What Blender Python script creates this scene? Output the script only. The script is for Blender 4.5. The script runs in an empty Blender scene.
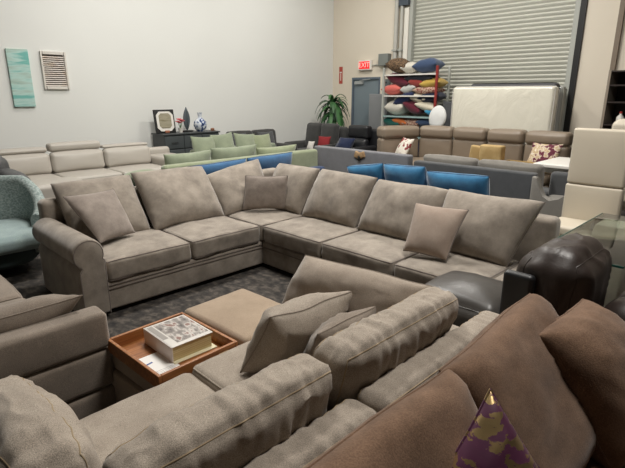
import bpy, bmesh, math, random
from mathutils import Vector, Matrix, noise, Euler

R = math.radians
C = bpy.context.scene.collection
random.seed(4)

# ------------------------------------------------------------------ materials
def lin(h):
    h = h.lstrip('#'); o = []
    for i in (0, 2, 4):
        c = int(h[i:i+2], 16) / 255
        o.append(c / 12.92 if c <= .04045 else ((c + .055) / 1.055) ** 2.4)
    return (o[0], o[1], o[2], 1)

MATS = {}
def new_mat(name):
    m = bpy.data.materials.new(name); m.use_nodes = True
    nt = m.node_tree
    return m, nt, nt.nodes['Principled BSDF'], nt.nodes, nt.links

def plain(name, col, rough=.6, metal=0, spec=.5, bump=0, bscale=80, emit=None, es=1, coat=0):
    if name in MATS: return MATS[name]
    m, nt, b, N, L = new_mat(name)
    b.inputs['Base Color'].default_value = lin(col)
    b.inputs['Roughness'].default_value = rough
    b.inputs['Metallic'].default_value = metal
    b.inputs['Specular IOR Level'].default_value = spec
    b.inputs['Coat Weight'].default_value = coat
    if emit:
        b.inputs['Emission Color'].default_value = lin(emit)
        b.inputs['Emission Strength'].default_value = es
    if bump:
        t = N.new('ShaderNodeTexCoord'); n = N.new('ShaderNodeTexNoise'); n.inputs['Scale'].default_value = bscale
        n.inputs['Detail'].default_value = 4
        bp = N.new('ShaderNodeBump'); bp.inputs['Strength'].default_value = bump; bp.inputs['Distance'].default_value = .01
        L.new(t.outputs['Object'], n.inputs['Vector']); L.new(n.outputs['Fac'], bp.inputs['Height']); L.new(bp.outputs['Normal'], b.inputs['Normal'])
    MATS[name] = m
    return m

def fabric(name, col, col2=None, scale=5, weave=260, bump=.25, sheen=.3, rough=.95, contrast=.5, weave_mix=.18, spec=.15):
    """cloth: slow tonal drift of the nap, a fine fleck and a fine bump"""
    if name in MATS: return MATS[name]
    m, nt, b, N, L = new_mat(name)
    t = N.new('ShaderNodeTexCoord')
    n1 = N.new('ShaderNodeTexNoise'); n1.inputs['Scale'].default_value = scale; n1.inputs['Detail'].default_value = 6; n1.inputs['Roughness'].default_value = .62
    r1 = N.new('ShaderNodeMapRange'); r1.inputs['From Min'].default_value = .5 - contrast / 2; r1.inputs['From Max'].default_value = .5 + contrast / 2
    mx = N.new('ShaderNodeMix'); mx.data_type = 'RGBA'
    a, c2 = lin(col), lin(col2 or col)
    mx.inputs[6].default_value = a; mx.inputs[7].default_value = c2
    n2 = N.new('ShaderNodeTexNoise'); n2.inputs['Scale'].default_value = weave; n2.inputs['Detail'].default_value = 2
    r2 = N.new('ShaderNodeMapRange'); r2.inputs['From Min'].default_value = .3; r2.inputs['From Max'].default_value = .7
    r2.inputs['To Min'].default_value = 1 - weave_mix; r2.inputs['To Max'].default_value = 1 + weave_mix
    mu = N.new('ShaderNodeVectorMath'); mu.operation = 'SCALE'
    bp = N.new('ShaderNodeBump'); bp.inputs['Strength'].default_value = bump; bp.inputs['Distance'].default_value = .004
    L.new(t.outputs['Object'], n1.inputs['Vector']); L.new(t.outputs['Object'], n2.inputs['Vector'])
    L.new(n1.outputs['Fac'], r1.inputs['Value']); L.new(r1.outputs[0], mx.inputs[0])
    L.new(n2.outputs['Fac'], r2.inputs['Value'])
    L.new(mx.outputs[2], mu.inputs[0]); L.new(r2.outputs[0], mu.inputs['Scale'])
    L.new(mu.outputs[0], b.inputs['Base Color'])
    L.new(n2.outputs['Fac'], bp.inputs['Height']); L.new(bp.outputs['Normal'], b.inputs['Normal'])
    b.inputs['Roughness'].default_value = rough; b.inputs['Sheen Weight'].default_value = sheen
    b.inputs['Sheen Roughness'].default_value = .5; b.inputs['Specular IOR Level'].default_value = spec
    MATS[name] = m
    return m

def leather(name, col, rough=.38, bump=.25, spec=.5):
    if name in MATS: return MATS[name]
    m, nt, b, N, L = new_mat(name)
    t = N.new('ShaderNodeTexCoord')
    v = N.new('ShaderNodeTexVoronoi'); v.inputs['Scale'].default_value = 160
    n = N.new('ShaderNodeTexNoise'); n.inputs['Scale'].default_value = 9; n.inputs['Detail'].default_value = 5
    r = N.new('ShaderNodeMapRange'); r.inputs['To Min'].default_value = rough - .08; r.inputs['To Max'].default_value = rough + .12
    ad = N.new('ShaderNodeMath'); ad.operation = 'MULTIPLY_ADD'; ad.inputs[1].default_value = .25
    bp = N.new('ShaderNodeBump'); bp.inputs['Strength'].default_value = bump; bp.inputs['Distance'].default_value = .006
    for q in (v, n): L.new(t.outputs['Object'], q.inputs['Vector'])
    L.new(n.outputs['Fac'], r.inputs['Value']); L.new(r.outputs[0], b.inputs['Roughness'])
    L.new(v.outputs['Distance'], ad.inputs[0]); L.new(n.outputs['Fac'], ad.inputs[2])
    L.new(ad.outputs[0], bp.inputs['Height']); L.new(bp.outputs['Normal'], b.inputs['Normal'])
    b.inputs['Base Color'].default_value = lin(col); b.inputs['Specular IOR Level'].default_value = spec
    MATS[name] = m
    return m

def ramped(name, stops, tex='noise', scale=(6, 6, 6), rough=.8, detail=5, bump=0, dist=0, interp='LINEAR', metal_above=None, sheen=0):
    """base colour from a colour ramp over a noise / wave / voronoi pattern"""
    if name in MATS: return MATS[name]
    m, nt, b, N, L = new_mat(name)
    t = N.new('ShaderNodeTexCoord'); mp = N.new('ShaderNodeMapping'); mp.inputs['Scale'].default_value = scale
    L.new(t.outputs['Object'], mp.inputs['Vector'])
    if tex == 'noise':
        q = N.new('ShaderNodeTexNoise'); q.inputs['Scale'].default_value = 1; q.inputs['Detail'].default_value = detail; q.inputs['Distortion'].default_value = dist; out = q.outputs['Fac']
    elif tex == 'voronoi':
        q = N.new('ShaderNodeTexVoronoi'); q.inputs['Scale'].default_value = 1; out = q.outputs['Color']
    else:
        q = N.new('ShaderNodeTexWave'); q.inputs['Scale'].default_value = 1; q.inputs['Distortion'].default_value = dist; q.inputs['Detail'].default_value = detail; out = q.outputs['Fac']
    L.new(mp.outputs[0], q.inputs['Vector'])
    cr = N.new('ShaderNodeValToRGB'); cr.color_ramp.interpolation = interp
    e = cr.color_ramp.elements
    while len(e) > 1: e.remove(e[-1])
    e[0].position = stops[0][0]; e[0].color = lin(stops[0][1])
    for p, c in stops[1:]:
        k = e.new(p); k.color = lin(c)
    L.new(out, cr.inputs[0]); L.new(cr.outputs[0], b.inputs['Base Color'])
    b.inputs['Roughness'].default_value = rough; b.inputs['Sheen Weight'].default_value = sheen
    if metal_above is not None:
        g = N.new('ShaderNodeMath'); g.operation = 'GREATER_THAN'; g.inputs[1].default_value = metal_above
        L.new(out, g.inputs[0]); L.new(g.outputs[0], b.inputs['Metallic'])
        ro = N.new('ShaderNodeMapRange'); ro.inputs['To Min'].default_value = rough; ro.inputs['To Max'].default_value = .35
        L.new(g.outputs[0], ro.inputs['Value']); L.new(ro.outputs[0], b.inputs['Roughness'])
    if bump:
        bp = N.new('ShaderNodeBump'); bp.inputs['Strength'].default_value = bump; bp.inputs['Distance'].default_value = .01
        L.new(out, bp.inputs['Height']); L.new(bp.outputs['Normal'], b.inputs['Normal'])
    MATS[name] = m
    return m

M_main = fabric('taupe_suede', '#9f9589', '#7d746a', scale=6, contrast=.32, sheen=.35, weave_mix=.1)
M_mainp = fabric('taupe_suede_welt', '#766c65', '#6a605a')
M_fg = fabric('grey_linen', '#a89d90', '#8e8377', scale=7, weave=330, weave_mix=.34, bump=.35, sheen=.15)
M_fgp = fabric('tan_welt', '#a18f74', '#95836a', weave=500)
M_ott = fabric('ottoman_linen', '#a6937f', '#95836f', scale=6, weave=330, weave_mix=.25, bump=.3)
M_left = fabric('grey_tweed', '#8d8175', '#786d62', scale=7, weave=330, weave_mix=.3, bump=.3)
M_brown = fabric('brown_chenille', '#7a604d', '#5c4636', scale=9, weave=200, weave_mix=.2, sheen=.2, contrast=.4)
M_leather_dk = leather('espresso_leather', '#332a26', .42)
M_leather_ch = leather('charcoal_leather', '#403d3a', .36)
M_leather_bl = leather('black_leather', '#1c1d20', .4)
M_cream = leather('cream_leather', '#b0aaa1', .45, bump=.12)
M_creamw = leather('ivory_leather', '#c9bfad', .42, bump=.1)
M_taupeL = leather('taupe_leather', '#857767', .42, bump=.15)
M_recl = leather('slate_leather', '#4b4b4c', .45, bump=.15)
M_green = fabric('sage_velvet', '#86907a', '#6f7865', scale=4, sheen=.5, weave_mix=.08)
M_greenp = fabric('sage_pillow', '#929a82', '#7b8470', scale=5, sheen=.5, weave_mix=.08)
M_greenl = fabric('pale_lime_velvet', '#969d80', '#838b6f', scale=5, sheen=.5, weave_mix=.08)
M_greend = fabric('olive_velvet', '#5d6650', '#4c5544', scale=4, sheen=.3)
M_blue = fabric('blue_velvet', '#3b6a92', '#29517a', scale=6, sheen=.6, weave_mix=.1)
M_blueT = fabric('azure_velvet', '#3579a2', '#1f5378', scale=6, sheen=.6, weave_mix=.1)
M_navy = fabric('navy_velvet', '#24395c', '#1b2c49', scale=6, sheen=.3)
M_grey = fabric('mid_grey_fabric', '#7a7a7e', '#6e6e72', scale=6, weave=200)
M_greyd = fabric('dark_grey_fabric', '#525355', '#484a4c', scale=6, weave=200)
M_greyl = fabric('light_grey_fabric', '#85817a', '#78746e', scale=6, weave=200)
M_char = fabric('charcoal_fabric', '#40403f', '#353534', scale=6, weave=200)
M_teal = ramped('teal_tweed', [(.3, '#6d7a78'), (.45, '#84908d'), (.55, '#97a29f'), (.7, '#a7b0ad')], scale=(45, 45, 70), rough=.95, detail=6, bump=.3)
M_dark = plain('dark_plinth', '#1a1817', .7)
M_legw = plain('dark_wood_leg', '#2a1d15', .5)
M_black = plain('black_paint', '#161616', .55)
M_steel = plain('galvanised_steel', '#a9aba4', .5)
M_white = plain('white_paint', '#dcd9d2', .6)
M_ply = ramped('honey_wood', [(.3, '#7a4a26'), (.55, '#9a6234'), (.75, '#b07a48')], scale=(3, 40, 40), rough=.45, dist=1)

# ------------------------------------------------------------------ things
class Thing:
    """an Empty at the base of a thing; parts are given in world coordinates when world=True, else in its own"""
    def __init__(s, name, label, cat, loc=(0, 0, 0), rz=0, group=None, world=False):
        o = bpy.data.objects.new(name, None); C.objects.link(o)
        o.empty_display_size = .1
        o.location = loc; o.rotation_euler = (0, 0, R(rz))
        o['label'] = label; o['category'] = cat
        if group: o['group'] = group
        s.o = o
        s.inv = (Matrix.Translation(loc) @ Matrix.Rotation(R(rz), 4, 'Z')).inverted() if world else None
    def add(s, name, vf, mat, under=None, label=None):
        v, f = vf
        if s.inv: v = [s.inv @ Vector(p) for p in v]
        ob = mesh_obj(name, (v, f), mat)
        ob.parent = under or s.o
        if label: ob['label'] = label
        return ob

def mesh_obj(name, vf, mat, smooth=True):
    v, f = vf
    me = bpy.data.meshes.new(name)
    me.from_pydata([tuple(p) for p in v], [], f)
    bm = bmesh.new(); bm.from_mesh(me)
    bmesh.ops.recalc_face_normals(bm, faces=bm.faces)
    bm.to_mesh(me); bm.free()
    me.materials.append(mat)
    if smooth:
        me.polygons.foreach_set('use_smooth', [True] * len(me.polygons))
        me.set_sharp_from_angle(angle=R(50))
    ob = bpy.data.objects.new(name, me); C.objects.link(ob)
    return ob

def tag(o, label, cat, group=None, kind=None):
    if label: o['label'] = label
    if cat: o['category'] = cat
    if group: o['group'] = group
    if kind: o['kind'] = kind
    return o

def struct(name, vf, mat, parent=None, smooth=False):
    o = mesh_obj(name, vf, mat, smooth)
    if parent: o.parent = parent
    else: o['kind'] = 'structure'
    return o

def dup(root, loc, rz, label, group=None):
    r = root.copy(); C.objects.link(r); r.location = loc; r.rotation_euler = (0, 0, R(rz)); r['label'] = label
    if group: r['group'] = group
    for ch in list(root.children):
        c = ch.copy(); C.objects.link(c); c.parent = r
        for g in list(ch.children):
            d = g.copy(); C.objects.link(d); d.parent = c
    return r

# ------------------------------------------------------------------ shapes
def merge(*parts):
    V, F = [], []
    for v, f in parts:
        n = len(V); V += list(v); F += [[i + n for i in q] for q in f]
    return V, F

def xf(vf, loc=(0, 0, 0), rz=0, rx=0, ry=0):
    m = Matrix.Translation(loc) @ Matrix.Rotation(R(rz), 4, 'Z') @ Matrix.Rotation(R(rx), 4, 'X') @ Matrix.Rotation(R(ry), 4, 'Y')
    return [m @ Vector(p) for p in vf[0]], vf[1]

def box(x, y, z):
    v = [(a, b, c) for a in x for b in y for c in z]
    f = [(0, 1, 3, 2), (4, 6, 7, 5), (0, 4, 5, 1), (2, 3, 7, 6), (0, 2, 6, 4), (1, 5, 7, 3)]
    return v, f

def tube(path, r, n=6, closed=False):
    P = [Vector(p) for p in path]; V = []; F = []; m = len(P)
    up = None
    for i, p in enumerate(P):
        a = P[(i - 1) % m] if closed or i else P[0]
        b = P[(i + 1) % m] if closed or i < m - 1 else P[-1]
        t = (b - a)
        t = t.normalized() if t.length > 1e-9 else Vector((0, 0, 1))
        if up is None:
            up = t.orthogonal().normalized()
        else:
            up = up - t * up.dot(t)
            up = up.normalized() if up.length > 1e-6 else t.orthogonal().normalized()
        w = t.cross(up)
        rr = r[i] if isinstance(r, (list, tuple)) else r
        for k in range(n):
            an = 2 * math.pi * k / n
            V.append(p + (up * math.cos(an) + w * math.sin(an)) * rr)
    for i in range(m if closed else m - 1):
        j = (i + 1) % m
        for k in range(n):
            l = (k + 1) % n
            F.append((i * n + k, i * n + l, j * n + l, j * n + k))
    if not closed:
        F.append(list(range(n))[::-1]); F.append([(m - 1) * n + k for k in range(n)])
    return V, F

def lathe(prof, n=20, loc=(0, 0, 0)):
    V, F = [], []
    for r, z in prof:
        for k in range(n):
            a = 2 * math.pi * k / n
            V.append((loc[0] + r * math.cos(a), loc[1] + r * math.sin(a), loc[2] + z))
    for i in range(len(prof) - 1):
        for k in range(n):
            l = (k + 1) % n
            F.append((i * n + k, i * n + l, (i + 1) * n + l, (i + 1) * n + k))
    F.append(list(range(n))[::-1]); F.append([(len(prof) - 1) * n + k for k in range(n)])
    return V, F

def prism(pts, axis, a, b, rnd=0, steps=3):
    """a 2-D outline pushed along an axis from a to b, its two ends rounded over by rnd"""
    cx = sum(p[0] for p in pts) / len(pts); cy = sum(p[1] for p in pts) / len(pts)
    rings = []
    sgn = 1 if b > a else -1
    ext = max(max(abs(p[0] - cx), abs(p[1] - cy)) for p in pts)
    if rnd:
        for k in range(steps + 1):
            t = R(90) * k / steps
            rings.append((a + sgn * rnd * (1 - math.sin(t)), 1 - (rnd / ext) * (1 - math.cos(R(90) - t)) if False else 1 - (rnd / ext) * (1 - math.sin(t)) * 0 - (rnd / ext) * (1 - math.sqrt(max(0, 1 - (1 - math.sin(t)) ** 2)))))
        rings = [(a + sgn * rnd * (1 - math.cos(R(90) * k / steps)), 1 - (rnd / ext) * (1 - math.sin(R(90) * k / steps))) for k in range(steps + 1)]
        rings += [(a + b - q, s) for q, s in reversed(rings)]
    else:
        rings = [(a, 1), (b, 1)]
    V, F = [], []; n = len(pts)
    for q, s in rings:
        for p in pts:
            u = cx + (p[0] - cx) * s; w = cy + (p[1] - cy) * s
            V.append({'x': (q, u, w), 'y': (u, q, w), 'z': (u, w, q)}[axis])
    for i in range(len(rings) - 1):
        for k in range(n):
            l = (k + 1) % n
            F.append((i * n + k, i * n + l, (i + 1) * n + l, (i + 1) * n + k))
    F.append(list(range(n))[::-1]); F.append([(len(rings) - 1) * n + k for k in range(n)])
    return V, F

def soft(x, y, z, r=.03, bulge=(0, 0, 0), n=8, m=3, wr=0, seed=0, wf=4., lean=0, gather=0, gaxis=0, deform=None, pipe=None, pr=.005, sag=0):
    """upholstered block between the limits x, y, z: rounded by r, faces crowned by bulge, wrinkled by wr.
    pipe = axis letter: also returns the welt round both faces of that axis"""
    lim = [(min(q), max(q)) for q in (x, y, z)]
    c = [(a + b) / 2 for a, b in lim]; h = [(b - a) / 2 for a, b in lim]
    r = min(r, min(h) * .999)
    inn = [q - r for q in h]
    so = Vector((seed * 7.31 + 1.7, seed * 3.17 - 2.2, seed * 5.77 + .6))
    off = [r * math.tan(R(45) * k / m) for k in range(m, 0, -1)]
    ax = []
    for i in range(3):
        k = n[i] if isinstance(n, (tuple, list)) else max(2, n if h[i] > .12 else (n // 2 if h[i] > .05 else 2))
        ax.append([-inn[i] - o for o in off] + [-inn[i] + 2 * inn[i] * j / k for j in range(k + 1)] + [inn[i] + o for o in reversed(off)])
    def proj(q):
        inner = [max(-inn[i], min(inn[i], q[i])) for i in range(3)]
        d = Vector([q[i] - inner[i] for i in range(3)])
        nn = d.normalized() if d.length > 1e-9 else Vector((0, 0, 1))
        p = [inner[i] + nn[i] * r for i in range(3)]
        t = [q[i] / h[i] for i in range(3)]
        for i in range(3):
            if bulge[i]:
                j, k = (i + 1) % 3, (i + 2) % 3
                w = max(0, 1 - abs(t[j]) ** 2.4) * max(0, 1 - abs(t[k]) ** 2.4)
                p[i] += bulge[i] * w * max(-1, min(1, t[i] * 1.02))
        P = Vector(p)
        if wr:
            s = P + Vector(c) * .0
            a = noise.noise(s * wf + so)
            bq = 1 - abs(noise.noise(Vector((s.x * wf * 2.1, s.y * wf * 2.1, s.z * wf * 1.3)) + so * 1.7)) * 2
            P += nn * (wr * (a * .9 + max(0, bq) ** 3 * .55 - .25))
        if gather:
            edge = max(abs(t[1]), abs(t[2]) if gaxis == 0 else abs(t[0]))
            s = p[gaxis]
            g = noise.noise(Vector((s * 26 + so.x, p[(gaxis + 1) % 3] * 3, p[(gaxis + 2) % 3] * 3 + so.y)))
            P += nn * (gather * g * max(0, edge - .25) / .75)
        if sag: P.z -= sag * max(0, 1 - t[0] ** 2) * (t[2] * .5 + .5)
        P += Vector(c)
        if lean: P.y += lean * (P.z - lim[2][0])
        if deform: P = Vector(deform(P))
        return P
    V, F, idx = [], [], {}
    def vid(q):
        k = (round(q[0], 5), round(q[1], 5), round(q[2], 5))
        if k not in idx:
            idx[k] = len(V); V.append(proj(q))
        return idx[k]
    for i in range(3):
        j, k = (i + 1) % 3, (i + 2) % 3
        for s in (-1, 1):
            for a in range(len(ax[j]) - 1):
                for b in range(len(ax[k]) - 1):
                    qs = []
                    for (aa, bb) in ((a, b), (a + 1, b), (a + 1, b + 1), (a, b + 1)):
                        q = [0, 0, 0]; q[i] = s * h[i]; q[j] = ax[j][aa]; q[k] = ax[k][bb]
                        qs.append(vid(q))
                    F.append(qs if s > 0 else qs[::-1])
    if not pipe: return V, F
    i = 'xyz'.index(pipe); j, k = (i + 1) % 3, (i + 2) % 3
    loops = []
    for s in (-1, 1):
        path = []
        A, B = ax[j], ax[k]
        for a in A: path.append((a, -h[k]))
        for b in B[1:]: path.append((h[j], b))
        for a in A[::-1][1:]: path.append((a, h[k]))
        for b in B[::-1][1:-1]: path.append((-h[j], b))
        pts = []
        for a, b in path:
            q = [0, 0, 0]; q[i] = s * h[i]; q[j] = a; q[k] = b
            pts.append(proj(q))
        loops.append(tube(pts, pr, 6, True))
    return (V, F), merge(*loops)

def pillow(w, h, t, n=16, wr=.008, seed=0, ear=.09, seam=False):
    """knife-edged scatter cushion standing on its bottom edge: x width, z height, y thickness"""
    so = Vector((seed * 5.13, seed * 2.71, seed * 9.1))
    V, F = [], []
    def pt(u, v, s):
        x = w / 2 * u * (1 - ear * (1 - v * v)); z = h / 2 * v * (1 - ear * (1 - u * u))
        f = max(0, (1 - u * u) * (1 - v * v)) ** .46
        y = s * t / 2 * f
        if wr:
            q = Vector((x, y, z))
            edge = max(abs(u), abs(v))
            y += s * wr * (noise.noise(q * 7 + so) + .6 * max(0, 1 - abs(noise.noise(q * 13 + so * 2)) * 3)) * min(1, f * 2.5)
            x += wr * .6 * noise.noise(q * 5 + so * 3); z += wr * .6 * noise.noise(q * 5 - so * 3)
        return (x, y, z + h / 2)
    g = [math.sin(math.pi / 2 * (-1 + 2 * i / n)) for i in range(n + 1)]
    top = {}
    for s in (1, -1):
        for i, u in enumerate(g):
            for j, v in enumerate(g):
                rim = i in (0, n) or j in (0, n)
                key = (i, j, 0 if rim else s)
                if key not in top:
                    top[key] = len(V); V.append(pt(u, v, s))
        for i in range(n):
            for j in range(n):
                q = []
                for a, b in ((i, j), (i + 1, j), (i + 1, j + 1), (i, j + 1)):
                    rim = a in (0, n) or b in (0, n)
                    q.append(top[(a, b, 0 if rim else s)])
                F.append(q if s < 0 else q[::-1])
    if not seam: return V, F
    path = [(u, -1) for u in g] + [(1, v) for v in g[1:]] + [(u, 1) for u in g[::-1][1:]] + [(-1, v) for v in g[::-1][1:-1]]
    return (V, F), tube([pt(a, b, 1) for a, b in path], .004, 6, True)

def qpillow(TL, TR, BR, BL, t, n=16, wr=.008, seed=0, ear=.05, p=2., e=.46, wf=6):
    """puffed cushion spanned between four corners"""
    TL, TR, BR, BL = map(Vector, (TL, TR, BR, BL))
    nn = ((TR - BL).cross(TL - BR)).normalized()
    so = Vector((seed * 5.13, seed * 2.71, seed * 9.1))
    def pt(u, v, s):
        f = max(0, (1 - abs(u) ** p) * (1 - abs(v) ** p)) ** e
        uu = u * (1 - ear * (1 - v * v)); vv = v * (1 - ear * (1 - u * u))
        a, b = (uu + 1) / 2, (vv + 1) / 2
        P = (BL * (1 - a) + BR * a) * (1 - b) + (TL * (1 - a) + TR * a) * b
        y = t / 2 * f
        if wr:
            q = P * wf
            k = min(1, f * 2.2)
            y += wr * k * (noise.noise(q + so) + .7 * max(0, 1 - abs(noise.noise(q * 1.9 + so * 2)) * 3.2))
            P = P + Vector((noise.noise(q * .7 + so), noise.noise(q * .7 - so), noise.noise(q * .7 + so * 3))) * wr * .7
        return P + nn * (s * y)
    g = [math.sin(math.pi / 2 * (-1 + 2 * i / n)) for i in range(n + 1)]
    V, F, top = [], [], {}
    for s in (1, -1):
        for i, u in enumerate(g):
            for j, v in enumerate(g):
                rim = i in (0, n) or j in (0, n)
                key = (i, j, 0 if rim else s)
                if key not in top:
                    top[key] = len(V); V.append(pt(u, v, s))
        for i in range(n):
            for j in range(n):
                q = [top[(a, b, 0 if a in (0, n) or b in (0, n) else s)] for a, b in ((i, j), (i + 1, j), (i + 1, j + 1), (i, j + 1))]
                F.append(q if s < 0 else q[::-1])
    path = [(u, -1) for u in g] + [(1, v) for v in g[1:]] + [(u, 1) for u in g[::-1][1:]] + [(-1, v) for v in g[::-1][1:-1]]
    return (V, F), tube([pt(a, b, 1) for a, b in path], .004, 6, True)

def qthrow(name, label, cat, mat, corners, t, seam=None, group=None, **k):
    vf, sm = qpillow(*corners, t, **k)
    o = sum((Vector(c) for c in corners[2:]), Vector()) / 2
    ob = mesh_obj(name, ([Vector(p) - o for p in vf[0]], vf[1]), mat); ob.location = o
    tag(ob, label, cat, group)
    if seam is not None:
        s = mesh_obj('piping', ([Vector(p) - o for p in sm[0]], sm[1]), seam); s.parent = ob
    return ob

def throw(name, label, cat, mat, w, h, t, loc, rz=0, lean=0, roll=0, seed=0, group=None, seam=None, n=16, wr=.008, ear=.09, rnd=False):
    """a scatter cushion as a thing; its base edge's middle at loc, leaned back by lean degrees"""
    vf = pillow(w, h, t, n, wr, seed, ear, seam is not None)
    if seam is not None: vf, sm = vf
    if rnd:
        def disc(p):
            u, v = p[0] / (w / 2), (p[2] - h / 2) / (h / 2)
            return (p[0] * math.sqrt(max(0, 1 - v * v / 2)), p[1], h / 2 + v * h / 2 * math.sqrt(max(0, 1 - u * u / 2)))
        vf = ([disc(p) for p in vf[0]], vf[1])
    o = mesh_obj(name, vf, mat)
    if roll:
        m = Matrix.Translation((0, 0, h / 2)) @ Matrix.Rotation(R(roll), 4, 'Y') @ Matrix.Translation((0, 0, -h / 2))
        o.data.transform(m)
    o.matrix_world = Matrix.Translation(loc) @ Matrix.Rotation(R(rz), 4, 'Z') @ Matrix.Rotation(R(-lean), 4, 'X')
    tag(o, label, cat, group)
    if seam is not None:
        s = mesh_obj('piping', sm, seam)
        if roll: s.data.transform(m)
        s.parent = o
    return o

# ------------------------------------------------------------------ the room
WX, WY, CH = 10.4, 9.6, 6.0
X0, Y0 = -14.0, -14.0
def wall_paint(name, c1, c2):
    return ramped(name, [(.35, c1), (.65, c2)], scale=(.6, .6, .6), rough=.75, detail=3)
M_wall = wall_paint('white_wall_paint', '#e0e1dd', '#e3e4e0')
M_wall2 = wall_paint('warm_lit_wall', '#dbd1c0', '#ded5c5')  # warm cast of the lighting put into the wall's base colour
M_floor = ramped('charcoal_carpet', [(.3, '#211f1e'), (.45, '#35312e'), (.55, '#45403b'), (.62, '#5a534c'), (.75, '#38332f')], scale=(16, 11, 9), rough=.95, detail=9, bump=.6)
struct('floor', box((X0, WX), (Y0, WY), (-.1, 0)), M_floor)
struct('ceiling', box((X0, WX), (Y0, WY), (CH, CH + .1)), M_white)
struct('wall_left', box((X0, WX + .15), (WY, WY + .15), (-.1, CH)), M_wall)
struct('wall_front', box((X0 - .15, X0), (Y0, WY + .15), (-.1, CH)), M_wall)
struct('wall_right', box((X0, WX + .15), (Y0 - .15, Y0), (-.1, CH)), M_wall2)
# back wall with the roller-door opening and the personnel-door opening left open
DY0, DY1 = 7.95, 8.89          # personnel door
RY0, RY1 = 3.42, 7.12          # roller door
wb = [box((WX, WX + .15), a, b) for a, b in (((DY1, WY), (0, CH)), ((RY1, DY0), (0, CH)), ((DY0, DY1), (2.17, CH)), ((RY0, RY1), (4.6, CH)), ((Y0, RY0), (0, CH)))]
struct('wall_back', merge(*wb), M_wall2)
struct('baseboard_left', box((X0, WX), (WY - .015, WY), (0, .1)), M_white)
struct('baseboard_back', merge(box((WX - .015, WX), (8.95, WY - .02), (0, .1)), box((WX - .015, WX), (Y0, 3.2), (0, .1))), M_white)
# thin control joint on the left wall corner: drip cap and pilaster beside the bookcase
struct('trim_1', box((WX - .07, WX), (2.66, 2.74), (0, CH)), plain('trim_brown', '#7d6f60', .6))

# roller door: corrugated curtain between two guides
M_slat = plain('shutter_steel', '#bdbdb2', .5, .1)
prof = []
zz = 0.0
pitch = .082
curt = []
k = 0
while zz < 4.6:
    for dz, dx in ((0, 0), (.014, -.002), (.028, -.022), (.058, -.026), (.070, -.004)):
        curt.append((WX + .10 + dx, zz + dz))
    zz += pitch
V = []; F = []
for (xx, z_) in curt:
    V += [(xx, RY0 + .05, z_), (xx, RY1 - .05, z_)]
for i in range(len(curt) - 1):
    F.append((2 * i, 2 * i + 1, 2 * i + 3, 2 * i + 2))
rd = mesh_obj('door_1', (V, F), M_slat); rd['kind'] = 'structure'
for a, b in ((RY0 - .02, RY0 + .07), (RY1 - .07, RY1 + .02)):
    struct('guide_rail', box((WX - .03, WX + .12), (a, b), (0, 4.6)), M_steel, rd)
struct('jamb_seal', box((WX - .04, WX + .02), (RY0 - .13, RY0 - .025), (0, 4.6)), M_black, rd)
struct('white_post', box((WX - .05, WX), (RY1 + .03, RY1 + .15), (2.25, 3.7)), plain('post_white', '#e4e0d6', .6), rd)
struct('latch_bracket', box((WX - .12, WX), (RY1 + .02, RY1 + .28), (3.75, 3.95)), plain('bracket_slate', '#4b545e', .5, .3), rd)
# personnel door
M_door = plain('slate_door_paint', '#76838a', .5)
M_doorf = plain('slate_frame_paint', '#5a6672', .5)
d2 = mesh_obj('door_2', box((WX + .03, WX + .075), (DY0 + .05, DY1 - .05), (.01, 2.11)), M_door, False); d2['kind'] = 'structure'
struct('door_frame', merge(box((WX - .015, WX + .15), (DY0, DY0 + .05), (0, 2.17)), box((WX - .015, WX + .15), (DY1 - .05, DY1), (0, 2.17)), box((WX - .015, WX + .15), (DY0 + .05, DY1 - .05), (2.115, 2.17))), M_doorf, d2)
struct('door_closer', merge(box((WX - .03, WX + .03), (DY1 - .38, DY1 - .1), (2.0, 2.075)), tube([(WX - .01, DY1 - .25, 2.08), (WX - .1, DY1 - .45, 2.1), (WX, DY1 - .62, 2.12)], .012)), plain('closer_silver', '#b4b8b8', .4, .5), d2)
struct('door_handle', merge(lathe([(.03, 0), (.03, .02)], 12, (0, 0, 0)) and xf(lathe([(.034, 0), (.034, .02)], 12), (WX + .03, DY0 + .13, 1.02), 0, 0, -90), tube([(WX + .02, DY0 + .13, 1.02), (WX - .03, DY0 + .13, 1.02), (WX - .03, DY0 + .25, 1.02)], .011)), plain('handle_steel', '#3b3d3f', .35, .8), d2)

# exit sign, conduit, boxes
t = Thing('exit_sign', 'lit red EXIT sign in a white housing above the slate door', 'sign', (WX, 8.42, 2.34))
ex = t.add('housing', soft((-.09, 0), (-.21, .21), (0, .25), .015, n=2), plain('sign_white', '#e6e0d8', .5))
t.add('panel', box((-.098, -.09), (-.17, .17), (.035, .215)), plain('sign_red_glow', '#b01018', .4, emit='#e8141e', es=1.6), ex)
fc = bpy.data.curves.new('exit_text', 'FONT'); fc.body = 'EXIT'; fc.size = .17; fc.extrude = .002; fc.align_x = 'CENTER'; fc.align_y = 'CENTER'
fo = bpy.data.objects.new('exit_text', fc)
C.objects.link(fo); bpy.context.view_layer.update()
em = bpy.data.meshes.new_from_object(fo); bpy.data.objects.remove(fo)
em.transform(Matrix.Translation((-.101, 0, .125)) @ Matrix.Rotation(R(-90), 4, 'Z') @ Matrix.Rotation(R(90), 4, 'X'))
em.materials.clear(); em.materials.append(plain('letter_glow', '#ff9a90', .4, emit='#ffb0a4', es=1.6))
lo = bpy.data.objects.new('lettering', em); C.objects.link(lo); lo.parent = ex
t = Thing('junction_box', 'grey electrical box with conduits between exit sign and shutter', 'electrical box', (WX, 7.79, 2.43))
t.add('enclosure', soft((-.14, 0), (-.15, .15), (0, .28), .012, n=2), plain('box_grey', '#7f837f', .5, .2))
t.add('conduit', merge(tube([(-.03, .15, .03), (-.03, .4, .03)], .014), tube([(-.03, .02, 0), (-.03, .02, -.32)], .016)), M_steel)
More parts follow.
